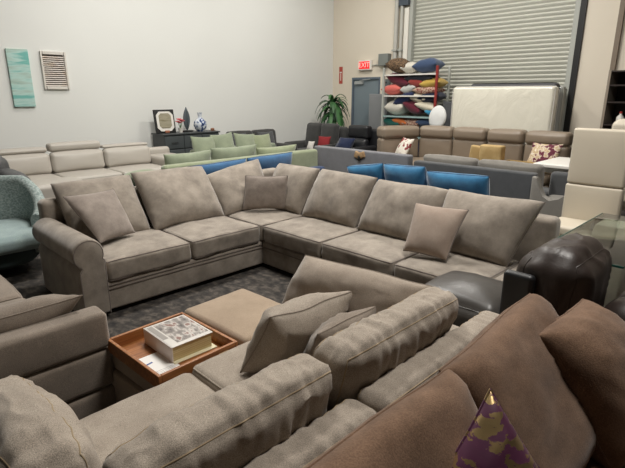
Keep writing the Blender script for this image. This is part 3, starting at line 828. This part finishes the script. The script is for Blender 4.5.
t.add('stem', merge(*[tube([(0, 0, .07), (dx * .5, dy * .5, .14), (dx, dy, .2)], .005) for dx, dy in ((-.05, 0), (.05, .01), (0, -.03), (.01, .04))]), plain('stem_green', '#4b6a3c', .7))
for i, (dx, dy, dz) in enumerate(((-.055, 0, .215), (.055, .01, .22), (0, -.035, .245), (.015, .045, .19), (-.02, .02, .26))):
    pet = []
    for k in range(6):
        a = k * math.pi / 3
        pet.append(xf(soft((0, .055), (-.022, .022), (-.006, .006), .005, n=2), (dx, dy, dz), math.degrees(a), 0, -22))
    t.add('flower', merge(*pet), plain('coral_petal', '#d8616a', .7))
t = Thing('leaf_sculpture', 'grey pointed leaf sculpture on a black base on the dresser', 'sculpture', (5.52, 9.26, DZ))
lp = [(0, 0)] + [(.075 * math.sin(math.pi * k / 12) ** .8, .46 * k / 12) for k in range(1, 12)] + [(0, .48)] + [(-.075 * math.sin(math.pi * k / 12) ** .8, .46 * k / 12) for k in range(11, 0, -1)]
t.add('leaf', upr(prism(lp, 'y', -.018, .018, .012), .03), plain('pewter', '#5b646a', .45, .4, bump=.3, bscale=40))
t.add('plinth', soft((-.11, .11), (-.06, .06), (0, .035), .006, n=2), M_black)
t.add('midrib', tube([(0, -.02, .05), (0, -.021, .3), (0, -.012, .48)], .005), plain('pewter_dark', '#41484d', .4, .4))
M_vase = ramped('blue_white_porcelain', [(.38, '#2c3d63'), (.48, '#4c608c'), (.52, '#c9d0da'), (.7, '#dde2e6')], scale=(16, 16, 16), rough=.18, detail=4)
t = Thing('porcelain_vase', 'blue and white bulbous porcelain vase on the dresser', 'vase', (5.82, 9.22, DZ))
t.add('body', lathe([(.07, 0), (.075, .01), (.12, .06), (.142, .13), (.13, .2), (.08, .25), (.046, .28)], 24), M_vase)
t.add('neck', lathe([(.046, .28), (.040, .31), (.042, .35), (.052, .39), (.046, .39), (.036, .35)], 24), M_vase)
t = Thing('wooden_bird', 'small brown carved ornament right of the vase on the dresser', 'ornament', (6.08, 9.16, DZ))
t.add('body', soft((-.045, .045), (-.025, .025), (.012, .06), .022, n=4, m=4), plain('carved_brown', '#8a5f45', .6))
t.add('base', soft((-.06, .06), (-.03, .03), (0, .012), .004, n=2), plain('carved_base', '#6b4a36', .6))

# green sofas
t = sofa('green_sofa', 'sage green sofa seen from behind with long loose cushions along its back', (6.46, 7.36, 0), 180, 3.1, 1.06, .44, .775, M_greenl, 3, (.16, .30), .60, legs=True, seed=130, seatmat=M_green)
t.add('end_panel', soft((-.02, -.002), (.05, 1.03), (.1, .70), .008, n=3), M_greend)
t.add('chaise', soft((2.3, 3.08), (-.26, -.005), (.08, .47), .05, (0, 0, .015), n=6), M_green)
t.add('side_seat', soft((3.105, 3.60), (.08, .96), (.08, .50), .06, (0, 0, .03), n=8, wr=.006, seed=136), M_green)
throw('bolster_cushion', 'sage cushion lying low at the left end of the near green sofa', 'cushion', M_greenp, .55, .36, .20, (3.10, 6.72, .52), 176, 62, seed=137)
gs = 'long cushions along the back of the near green sofa'
throw('bolster_cushion', 'long sage cushion, leftmost on the back of the near green sofa', 'cushion', M_greenp, .86, .46, .22, (3.94, 6.72, .45), 182, 12, seed=131, group=gs)
throw('bolster_cushion', 'long sage cushion, middle one on the back of the near green sofa', 'cushion', M_greenp, .92, .49, .22, (4.80, 6.72, .45), 178, 12, seed=132, group=gs)
throw('bolster_cushion', 'long lime green cushion, rightmost on the back of the near green sofa', 'cushion', M_greenl, .96, .42, .22, (5.74, 6.72, .45), 180, 12, seed=133, group=gs)
t = sofa('green_sofa', 'sage green sofa in front of the dresser, facing the camera', (4.98, 7.44, 0), 0, 2.1, .92, .44, .72, M_green, 3, (.2, .2), .60, seed=140)
gs = 'square cushions on the far green sofa'
for i, (x_, lb, mt, h_, ro) in enumerate(((5.02, 'pale sage square cushion, first from left on the far green sofa', M_greenp, .50, 3), (5.52, 'sage square cushion, second from left on the far green sofa', M_greenp, .53, -4), (6.08, 'broad sage square cushion, third from left on the far green sofa', M_greenp, .50, 5), (6.54, 'lime green peaked cushion at the right end of the far green sofa', M_greenl, .46, 30))):
    throw('square_cushion', lb, 'cushion', mt, .52, h_, .17, (x_ + .12 - i * .04, 7.98, .50), 0, 16, roll=ro if ro < 10 else 0, seed=141 + i, group=gs)

# blue sofas
t = sofa('blue_sofa', 'blue velvet sofa backing onto the left wing of the taupe sectional', (5.45, 6.10, 0), 180, 2.35, .96, .42, .68, M_navy, 3, (.16, .16), .56, seed=150, seatmat=M_blue)
gs = 'cushions along the back of the left blue sofa'
for i, (a_, b_, zz_, lb) in enumerate(((3.20, 4.12, .885, 'blue velvet cushion, the left one of two on the left blue sofa'), (4.14, 4.99, .905, 'blue velvet cushion, the right one of two on the left blue sofa'))):
    yy = .10 if i == 2 else 0
    qthrow('blue_cushion', lb, 'cushion', M_blue, ((b_, 5.42 + yy, zz_ + .01), (a_, 5.42 + yy, zz_ - .01), (a_, 5.52 + yy, .43), (b_, 5.52 + yy, .43)), .17, M_navy, gs, seed=151 + i, ear=.03, p=3.5, e=.42)
t = sofa('blue_sofa', 'azure velvet sofa with navy back behind the right wing of the taupe sectional', (5.60, 2.12, 0), 90, 3.05, .98, .42, .70, M_navy, 3, (.16, .16), .56, seed=160, seatmat=M_blueT)
gs = 'cushions along the back of the right blue sofa'
for i, (a_, b_, dz, ax_, lb) in enumerate(((4.20, 3.72, -.05, .0, 'azure cushion turned at an angle, leftmost on the right blue sofa'), (3.70, 3.10, .02, .04, 'azure velvet cushion, middle one on the right blue sofa'), (3.06, 2.30, 0, .02, 'azure velvet cushion, rightmost on the right blue sofa'))):
    qthrow('blue_cushion', lb, 'cushion', M_blueT, ((4.94 + ax_ - (.1 if i == 0 else 0), a_, .88 + dz), (4.94 + ax_ + (.04 if i == 0 else 0), b_, .905 + (0 if i == 0 else dz)), (5.12, b_, .44), (5.12, a_, .44)), .20, M_navy, gs, seed=161 + i, ear=.03, p=4, e=.4)

# grey sofas facing away
t = sofa('grey_showroom_sofa', 'mid grey sofa with smooth flat back, in front of the black recliner', (7.60, 4.46, 0), 90, 2.15, .96, .44, .80, M_grey, 2, (.16, .0), .58, seed=170, r=.03)
t.add('side_arm', soft((2.16, 2.42), (.15, .85), (.08, .62), .04, n=5), M_grey)
t = sofa('grey_showroom_sofa', 'dark backed grey sofa with pale loose cushions, right of the blue cushions', (7.40, 2.38, 0), 90, 1.84, .98, .44, .76, M_greyd, 2, (.0, .0), .58, ctop=.84, cmat=M_greyl, seed=180, r=.03)
t = Thing('tan_bow', 'tan and black ribbon bow on the back of the mid grey sofa', 'bow', (6.63, 5.46, .63))
t.add('loop', merge(xf(soft((-.02, .02), (0, .12), (-.06, .06), .02, (.01, 0, 0), n=3), (0, 0, .07), 0, 20), xf(soft((-.02, .02), (-.12, 0), (-.05, .06), .02, (.01, 0, 0), n=3), (0, 0, .07), 0, -20)), ramped('bow_tan', [(.4, '#8d6f4d'), (.6, '#a88b68')], scale=(20, 20, 20)))
t.add('knot', soft((-.035, .02), (-.03, .03), (0, .08), .02, n=3, m=3), M_black)
# light grey scooped armchair
t = Thing('scooped_armchair', 'light grey armchair with scooped side between azure sofa and ivory chair', 'armchair', (6.6, 2.15, 0), world=True)
sp_ = [(2.36, .0), (2.36, .74), (2.31, .73), (2.27, .62), (2.21, .51), (2.12, .46), (2.0, .50), (1.90, .58), (1.84, .60), (1.80, .56), (1.80, .0)]
t.add('side_wing', prism([(y_, z_) for y_, z_ in sp_][::-1], 'x', 6.30, 6.42, .03), M_greyl)
t.add('seat_cushion', soft((6.43, 7.0), (1.86, 2.32), (.2, .43), .05, (0, 0, .02), n=6), M_greyl)
t.add('backrest', soft((6.9, 7.05), (1.80, 2.35), (.05, .74), .05, n=6), M_greyd)
# charcoal and black seats in the far corner
t = sofa('charcoal_loveseat', 'charcoal fabric loveseat in front of the palm, facing the camera', (8.02, 9.06, 0), -90, 1.34, .98, .46, 1.00, M_char, 2, (.2, .12), .62, ctop=1.06, seed=190, r=.1)
t = sofa('black_recliner', 'black leather recliner in front of the slate door', (8.00, 7.66, 0), -90, .92, .98, .48, 1.00, M_leather_bl, 1, (.16, .16), .64, ctop=.78, head=[.28], seed=200, r=.1, cat='armchair')
throw('scatter_cushion', 'red cushion standing between charcoal loveseat and black recliner', 'cushion', plain('red_cloth', '#7d1d22', .9), .32, .32, .12, (8.28, 7.94, .50), -70, 22, seed=201, n=10)
throw('scatter_cushion', 'small white cushion left of the red cushion on the charcoal loveseat', 'cushion', plain('white_cloth', '#c8c4be', .9), .18, .22, .08, (8.12, 8.22, .48), -80, 25, seed=202, n=10)
throw('folded_throw', 'navy throw heaped on the seat of the black recliner', 'blanket', fabric('navy_throw', '#232c48', '#1b2238'), .46, .36, .20, (8.22, 7.30, .50), -90, 35, seed=203, n=12, wr=.03)
t = sofa('charcoal_sofa', 'long charcoal sofa along the white wall right of the dresser', (6.22, 8.44, 0), 0, 1.75, .96, .45, .86, M_char, 2, (.18, .18), .60, ctop=.94, seed=210, r=.08)
gs = 'dark cushions on the long charcoal sofa'
for i, (x_, lb) in enumerate(((6.62, 'dark grey cushion at left on the long charcoal sofa'), (7.42, 'dark grey peaked cushion at right on the long charcoal sofa'))):
    throw('square_cushion', lb, 'cushion', M_greyd, .48, .46, .15, (x_, 8.86, .47), 0, 18, seed=211 + i, group=gs)

# palm
t = Thing('potted_palm', 'bushy green potted palm in the corner left of the slate door', 'plant', (9.55, 8.80, 0))
t.add('pot', lathe([(.17, 0), (.24, .5), (.26, .52), (.22, .52), (.2, .46)], 18), plain('pot_brown', '#4a3a2e', .7))
t.add('trunk', tube([(0, 0, .4), (.02, .01, .8), (0, 0, 1.2)], [.07, .06, .05], 8), plain('trunk_fibre', '#4b3d2a', .9, bump=.6))
rnd = random.Random(5)
for i in range(98):
    az = rnd.uniform(0, 2 * math.pi); el = rnd.uniform(-.3, 1.4); Ln = rnd.uniform(.4, .72)
    V, F = [], []
    nseg = 9; wd = rnd.uniform(.022, .036)
    p = Vector((0, 0, 1.40 + rnd.uniform(-.25, .12))); d = Vector((math.cos(az) * math.cos(el), math.sin(az) * math.cos(el), math.sin(el)))
    side = Vector((-math.sin(az), math.cos(az), 0))
    for k in range(nseg + 1):
        w = wd * (.4 + 1.2 * math.sin(math.pi * min(1, .12 + k / nseg * .88)))
        V += [p - side * w + Vector((0, 0, -.006)), p + Vector((0, 0, .008)), p + side * w + Vector((0, 0, -.006))]
        p = p + d * (Ln / nseg); d = (d + Vector((0, 0, -.36))).normalized()
    for k in range(nseg):
        F += [(3 * k, 3 * k + 1, 3 * k + 4, 3 * k + 3), (3 * k + 1, 3 * k + 2, 3 * k + 5, 3 * k + 4)]
    t.add('frond', (V, F), plain('palm_green_%d' % (i % 3), ['#2f5a30', '#3d6b3a', '#24472a'][i % 3], .55))

# ------------------------------------------------------------------ taupe leather recliner sectional
t = Thing('taupe_recliner_sectional', 'taupe leather reclining sectional curving in front of the mattress and rack', 'sofa', (8.7, 4.6, 0), world=True)
secs = [((9.0, 2.78), (9.0, 3.53)), ((9.0, 3.55), (9.0, 4.24)), ((9.0, 4.26), (9.0, 4.95)), ((9.0, 4.97), (8.84, 5.66)), ((8.78, 5.72), (7.98, 6.10))]
for i, (a, b) in enumerate(secs):
    ax_, ay_ = a; bx, by = b
    w = math.hypot(bx - ax_, by - ay_); rz = math.degrees(math.atan2(by - ay_, bx - ax_)) + 180
    # local frame: x along the section, front -y
    def place(vf): return xf(vf, (bx, by, 0), rz)
    t.add('base', place(soft((.0, w), (-.84, .16), (.04, .32), .03, n=4)), M_taupeL)
    t.add('seat_cushion', place(soft((.0, w), (-.88, -.12), (.325, .50), .07, (0, .01, .03), n=7, m=4, wr=.006, seed=220 + i)), M_taupeL)
    bkk = t.add('backrest', place(soft((.005, w - .005), (-.14, .10), (.46, .90), .06, (0, .02, 0), n=8, m=4, wr=.008, seed=230 + i)), M_taupeL)
    t.add('headrest', place(soft((.005, w - .005), (-.17, .14), (.885, 1.12), .075, (0, .025, .015), n=8, m=4, wr=.006, seed=240 + i)), M_taupeL, bkk)
t.add('arm', soft((8.30, 8.9), (2.52, 2.76), (.04, .62), .09, (0, 0, .02), n=7, m=4), M_taupeL)
M_flor = ramped('floral_plum', [(.3, '#4a1e2e'), (.46, '#6e2f40'), (.5, '#d8cbb5'), (.6, '#b59a72'), (.7, '#e2d9c8'), (.8, '#5a2334')], scale=(11, 11, 11), rough=.9, detail=3)
M_flor2 = ramped('floral_white', [(.4, '#d6cfc2'), (.52, '#e0dace'), (.56, '#7a2d34'), (.7, '#9c4a44')], scale=(9, 9, 9), rough=.9, detail=2)
throw('scatter_cushion', 'plum and cream patterned cushion at the right end of the taupe recliner sectional', 'cushion', M_flor, .52, .46, .15, (8.56, 3.10, .53), -94, 26, seed=251, n=12)
throw('scatter_cushion', 'white cushion with red pattern on the left end of the taupe recliner sectional', 'cushion', M_flor2, .50, .44, .15, (8.02, 5.62, .53), -122, 28, seed=252, n=12)
M_card = ramped('tan_cloth', [(.4, '#a98d5c'), (.6, '#bda271')], scale=(5, 5, 5), rough=.8)
t = Thing('tan_cushion_block', 'tan box cushion standing at front of the taupe recliner sectional', 'box cushion', (8.22, 3.80, .50), -90)
bb = t.add('cover', soft((-.20, .20), (-.09, .09), (.02, .40), .03, (0, .01, 0), n=5), M_card)
t = Thing('tan_cushion_block', 'narrower tan box cushion leaning left of the other tan one', 'box cushion', (8.30, 4.12, .50), -82)
t.add('cover', xf(soft((-.14, .14), (-.06, .06), (.02, .36), .025, (0, .01, 0), n=5), (0, 0, 0), 0, 0, 6), M_card)
t = Thing('tan_tray_box', 'flat tan open box lying beside the two tan cushions', 'box', (8.26, 3.22, .52), -90)
t.add('box_base', box((-.36, .36), (-.16, .16), (0, .012)), M_card)
for a in (-1, 1):
    t.add('side', box((a * .36 - .01, a * .36 + .01), (-.16, .16), (0, .13)), M_card)
    t.add('side', box((-.35, .35), (a * .16 - .01, a * .16 + .01), (0, .13)), M_card)
t = Thing('white_side_table', 'white topped table beside the ivory chair, in front of the taupe sectional', 'table', (7.86, 2.42, 0), 0)
t.add('tabletop', soft((-.62, .42), (-.36, .30), (.74, .79), .012, n=3), plain('table_white', '#e9e6df', .4))
t.add('apron', box((-.52, .34), (-.28, .22), (.66, .739)), plain('table_white', '#e9e6df', .4))
for sx in (-.50, .32):
    for sy in (-.26, .20): t.add('leg', box((sx - .025, sx + .025), (sy - .025, sy + .025), (0, .66)), M_black)

# ------------------------------------------------------------------ mattresses against the roller door
m, nt, b, N, L = new_mat('plastic_wrapped_white')
tc = N.new('ShaderNodeTexCoord'); mp = N.new('ShaderNodeMapping'); mp.inputs['Rotation'].default_value = (R(35), 0, 0); mp.inputs['Scale'].default_value = (1, 1.4, .8)
n1 = N.new('ShaderNodeTexNoise'); n1.inputs['Scale'].default_value = 1.6; n1.inputs['Detail'].default_value = 5; n1.inputs['Distortion'].default_value = 1.2
bp = N.new('ShaderNodeBump'); bp.inputs['Strength'].default_value = .6; bp.inputs['Distance'].default_value = .05
L.new(tc.outputs['Object'], mp.inputs[0]); L.new(mp.outputs[0], n1.inputs['Vector']); L.new(n1.outputs['Fac'], bp.inputs['Height']); L.new(bp.outputs['Normal'], b.inputs['Normal'])
L.new(bp.outputs['Normal'], b.inputs['Coat Normal'])
b.inputs['Base Color'].default_value = lin('#dedacb'); b.inputs['Roughness'].default_value = .35; b.inputs['Coat Weight'].default_value = .7; b.inputs['Coat Roughness'].default_value = .15
M_wrap = m
t = Thing('pallet', 'low wooden pallet under the stacked mattresses by the shutter', 'pallet', (9.8, 4.3, 0))
for i in range(5): t.add('deck_board', box((-.34 + i * .14, -.24 + i * .14), (-1.15, 1.1), (.10, .122)), M_ply)
for y_ in (-1.0, 0, 1.0): t.add('stringer', box((-.34, .42), (y_ - .05, y_ + .05), (0, .10)), M_ply)
def slab(name, label, x, y, z, mat, edge, lean=0):
    t = Thing(name, label, 'mattress', ((x[0] + x[1]) / 2, (y[0] + y[1]) / 2, z[0]), world=True)
    q = t.add('cover', soft(x, y, z, .05, (.02, .0, .0), n=12, m=3, wr=.008, seed=len(name), wf=2), mat)
    xs = (x[0] + .03, x[1] - .03)
    t.add('edge_tape', merge(*[tube([(xx, y[0] - .003, z[0] + .06), (xx, y[0] - .003, z[1] - .06), (xx, y[0] + .06, z[1] + .003), (xx, y[1] - .06, z[1] + .003), (xx, y[1] + .003, z[1] - .06), (xx, y[1] + .003, z[0] + .06)], .008) for xx in xs]), edge, q)
    return t
slab('mattress', 'white plastic wrapped mattress standing on its side against the shutter', (9.47, 9.73), (3.34, 5.36), (.124, 1.885), M_wrap, M_white)
slab('mattress', 'dark edged mattress standing behind the white wrapped one', (9.78, 10.0), (3.43, 5.14), (.124, 1.95), plain('mattress_dark', '#4a4a4d', .7), M_black)
slab('mattress', 'grey wrapped box spring at the right end of the shutter', (10.06, 10.28), (3.40, 4.8), (.02, 1.90), plain('wrap_grey', '#b4b5b0', .35, coat=.6), M_steel)

# ------------------------------------------------------------------ pillow rack
RX0, RX1, RYa, RYb = 9.55, 10.05, 5.82, 7.18
t = Thing('pillow_rack', 'open metal rack loaded with pillows left of the roller shutter', 'rack', ((RX0 + RX1) / 2, 6.47, 0), world=True)
M_red = plain('rack_red', '#8e2f2b', .5, .2); M_rackp = plain('rack_plank', '#8fa8a6', .6)
SZ = [.34, .80, 1.26, 1.72, 2.18]
for y_ in (RYa - .02, RYb + .02):
    for x_ in (RX0, RX1): t.add('upright', box((x_ - .02, x_ + .02), (y_ - .025, y_ + .025), (0, 2.33)), M_red if y_ < 6 and x_ < 9.8 else M_steel)
for z_ in SZ: t.add('shelf_board', box((RX0 - .02, RX1 + .02), (RYa, RYb), (z_ - .03, z_)), M_rackp if z_ < 1.5 else M_white)
lab = {'maroon': '#5d2230', 'charcoal': '#2c2e36', 'navy': '#20294a', 'slate blue': '#3a4a66', 'cream': '#d3cbb9', 'coral': '#c9655c', 'rust red': '#8c3a34', 'mustard': '#b89a4a', 'silver grey': '#9da09f', 'sky blue': '#3e8fb5', 'ivory': '#cfc8b4', 'teal green': '#1f5a52', 'orange': '#c9713c', 'white': '#dcd8d0', 'black': '#1b1c20', 'tan': '#a8835f', 'brown leopard': '#7b6248', 'patterned red': '#7f3d38', 'off white': '#c7c2b6', 'dark navy': '#181f36', 'pale grey': '#b5b5b0'}
def rackp(shelf, y, color, w, h, th, tilt=0, up=0, extra='', xo=.22):
    z_ = SZ[shelf] + up
    names = ['bottom', 'lowest visible', 'middle', 'upper', 'top']
    mt = fabric('rack_' + color.replace(' ', '_'), lab[color], lab[color], scale=8, weave=200) if color not in ('brown leopard', 'patterned red') else ramped('rack_' + color.replace(' ', '_'), [(.4, lab[color]), (.5, '#2c211c' if color[0] == 'b' else '#cbb8a0'), (.6, lab[color])], scale=(22, 22, 22), rough=.9)
    vf = pillow(w * 1.2, h, th * 2.0, 10, .02, int(y * 100) + shelf, .06)
    vf = xf(vf, (0, 0, 0), 0, 90)                       # lay flat: height runs along -y
    vf = ([(p[1] + h / 2, p[0], p[2]) for p in vf[0]], vf[1])   # width along y, height along x
    o = mesh_obj('pillow', vf, mt)
    mn = min(v.co.z for v in o.data.vertices)
    o.matrix_world = Matrix.Translation((RX0 + xo, y, z_ - mn + .002 + abs(math.sin(R(tilt))) * w * .38)) @ Matrix.Rotation(R(tilt), 4, 'X')
    tag(o, '%s pillow %son the %s shelf of the rack' % (color, extra, names[shelf]), 'pillow', 'pillows on the metal rack')
    return o
rackp(4, 6.92, 'brown leopard', .46, .42, .16, 8, 0, 'lying leftmost ')
rackp(4, 6.58, 'off white', .34, .40, .12, 0, 0, 'lying in the middle ')
rackp(4, 6.16, 'slate blue', .50, .44, .15, -4, 0, 'lying right ')
rackp(3, 7.02, 'coral', .44, .42, .13, 0, 0, 'at the left end ')
rackp(3, 6.86, 'maroon', .52, .40, .14, 18, .13, 'tilted above the coral one ')
rackp(3, 6.56, 'pale grey', .34, .40, .12, -8, .0, 'in the centre ')
rackp(3, 6.36, 'rust red', .30, .40, .14, 6, .11, 'standing mid-pile ')
rackp(3, 6.00, 'mustard', .42, .42, .12, -5, .11, 'at the right ')
rackp(3, 6.12, 'patterned red', .52, .40, .10, 0, 0, 'lying lowest at right ')
rackp(3, 6.30, 'charcoal', .60, .40, .10, 0, .25, 'topmost at right ')
rackp(2, 6.92, 'off white', .42, .42, .18, 0, 0, 'at the left end ')
rackp(2, 6.66, 'navy', .48, .42, .14, -22, .17, 'slanting at left ')
rackp(2, 6.44, 'maroon', .40, .40, .13, 24, .0, 'in the centre ')
rackp(2, 6.32, 'cream', .42, .40, .10, 8, .27, 'near the top ')
rackp(2, 6.06, 'ivory', .48, .40, .11, 12, .06, 'slanting at right ')
rackp(2, 5.92, 'sky blue', .28, .36, .10, 4, 0, 'peeping out at right ')
rackp(2, 6.02, 'dark navy', .46, .40, .12, -6, .28, 'topmost at right ')
rackp(1, 6.98, 'teal green', .38, .42, .16, 10, .12, 'at the left end ')
rackp(1, 6.84, 'white', .42, .42, .12, 0, 0, 'lowest at left ')
rackp(1, 6.74, 'orange', .34, .42, .10, 10, .20, 'above the white one ')
rackp(1, 6.44, 'patterned red', .38, .40, .13, 0, .16, 'in the middle ')
rackp(1, 6.30, 'tan', .36, .40, .12, -4, .02, 'low in the middle ')
rackp(1, 5.98, 'black', .44, .42, .18, 0, 0, 'at the right end ')
rackp(1, 6.02, 'slate blue', .46, .42, .12, 3, .19, 'above the black one ')
rackp(0, 6.75, 'charcoal', .60, .42, .2, 0, 0, 'at left ')
rackp(0, 6.10, 'navy', .60, .42, .2, 0, 0, 'at right ')
throw('round_cushion', 'big round white cushion propped at the right end of the rack', 'cushion', plain('round_white', '#d5d6d4', .8), .40, .50, .16, (9.34, 5.62, 1.02), -90, 10, seed=271, n=18, ear=-.02, rnd=True)
t = Thing('storage_crate', 'dark crate under the round white cushion by the rack', 'crate', (9.32, 5.62, 0))
t.add('body', soft((-.16, .16), (-.22, .22), (0, 1.0), .01, n=2), M_greyd)
t.add('lid', soft((-.17, .17), (-.23, .23), (1.0, 1.02), .005, n=2), M_black)
throw('moving_blanket', 'dark grey blanket hanging beside the rack behind the round cushion', 'blanket', M_greyd, .42, 1.6, .16, (9.72, 5.52, .02), -82, 3, seed=272, n=12, wr=.03, ear=.04)

# ------------------------------------------------------------------ bookcase at the right edge
M_esp = plain('espresso_wood', '#2a1f1b', .5)
t = Thing('bookcase', 'dark espresso bookcase with open shelves at the right edge', 'bookcase', (10.1, 1.9, 0), world=True)
BZ = 2.14
t.add('side_panel', box((9.78, 10.32), (2.56, 2.60), (0, BZ)), plain('bookcase_edge', '#8f8375', .6))
t.add('side_panel', box((9.78, 10.32), (1.22, 1.26), (0, BZ)), M_esp)
t.add('back_panel', box((10.30, 10.32), (1.26, 2.56), (0, BZ)), M_esp)
for z_ in (.08, .50, .86, 1.22, 1.60, 1.88, BZ - .03): t.add('shelf', box((9.79, 10.30), (1.26, 2.56), (z_, z_ + .025)), M_esp)
def bottle(name, label, loc, colr, cap, s=1):
    t = Thing(name, label, 'bottle', loc)
    t.add('body', lathe([(.05 * s, 0), (.055 * s, .02), (.055 * s, .12), (.02 * s, .16), (.02 * s, .18)], 14), plain('b_' + colr[1:], colr, .3))
    t.add('cap', lathe([(.022 * s, .18), (.022 * s, .21), (.01, .215)], 12), plain('b_' + cap[1:], cap, .4))
bottle('bottle', 'white bottle with red cap on the lower visible shelf of the bookcase', (9.9, 2.34, 1.246), '#d8d4cc', '#b5403a', 1.1)
bottle('bottle', 'squat blue bottle on the lower visible shelf of the bookcase', (9.9, 2.14, 1.246), '#27596f', '#1d3a48', 1.2)
bottle('bottle', 'pale blue bottle on the upper visible shelf of the bookcase', (9.9, 2.22, 1.626), '#9fb9c9', '#cfd8dc', 1.25)

# ------------------------------------------------------------------ light: unseen ceiling lamps, plus an added foreground fill
def area(name, loc, sx, sy, e, col=(1, .965, .91)):
    l = bpy.data.lights.new(name, 'AREA'); l.shape = 'RECTANGLE'; l.size = sx; l.size_y = sy; l.energy = e; l.color = col
    o = bpy.data.objects.new(name, l); C.objects.link(o); o.location = loc
    return o
for i, (x_, y_, e) in enumerate(((3.6, 4.6, 440), (7.4, 4.4, 280), (4.0, 7.6, 130), (7.6, 7.4, 130), (3.0, .7, 370))):  # last entry is a fill added to brighten the dark foreground
    area('overhead_light', (x_, y_, 5.6), 1.6, .6, e)

w = bpy.data.worlds.new('world'); bpy.context.scene.world = w; w.use_nodes = True
w.node_tree.nodes['Background'].inputs[0].default_value = (.8, .85, 1, 1)
w.node_tree.nodes['Background'].inputs[1].default_value = .03

# ------------------------------------------------------------------ camera
F_, HZ_ = 485.0, 94.0
th = math.atan((234 - HZ_) / F_)
cam = bpy.data.cameras.new('camera'); cam.sensor_width = 36; cam.lens = F_ / 625 * 36; cam.clip_start = .05; cam.clip_end = 60
co = bpy.data.objects.new('camera', cam); C.objects.link(co)
co.location = (0, 0, 1.75); co.rotation_euler = (R(90) - th, 0, R(-45))
sc = bpy.context.scene
sc.camera = co
sc.view_settings.view_transform = 'Standard'; sc.view_settings.look = 'None'; sc.view_settings.gamma = 1; sc.view_settings.exposure = -0.8
sc.view_settings.use_curve_mapping = False
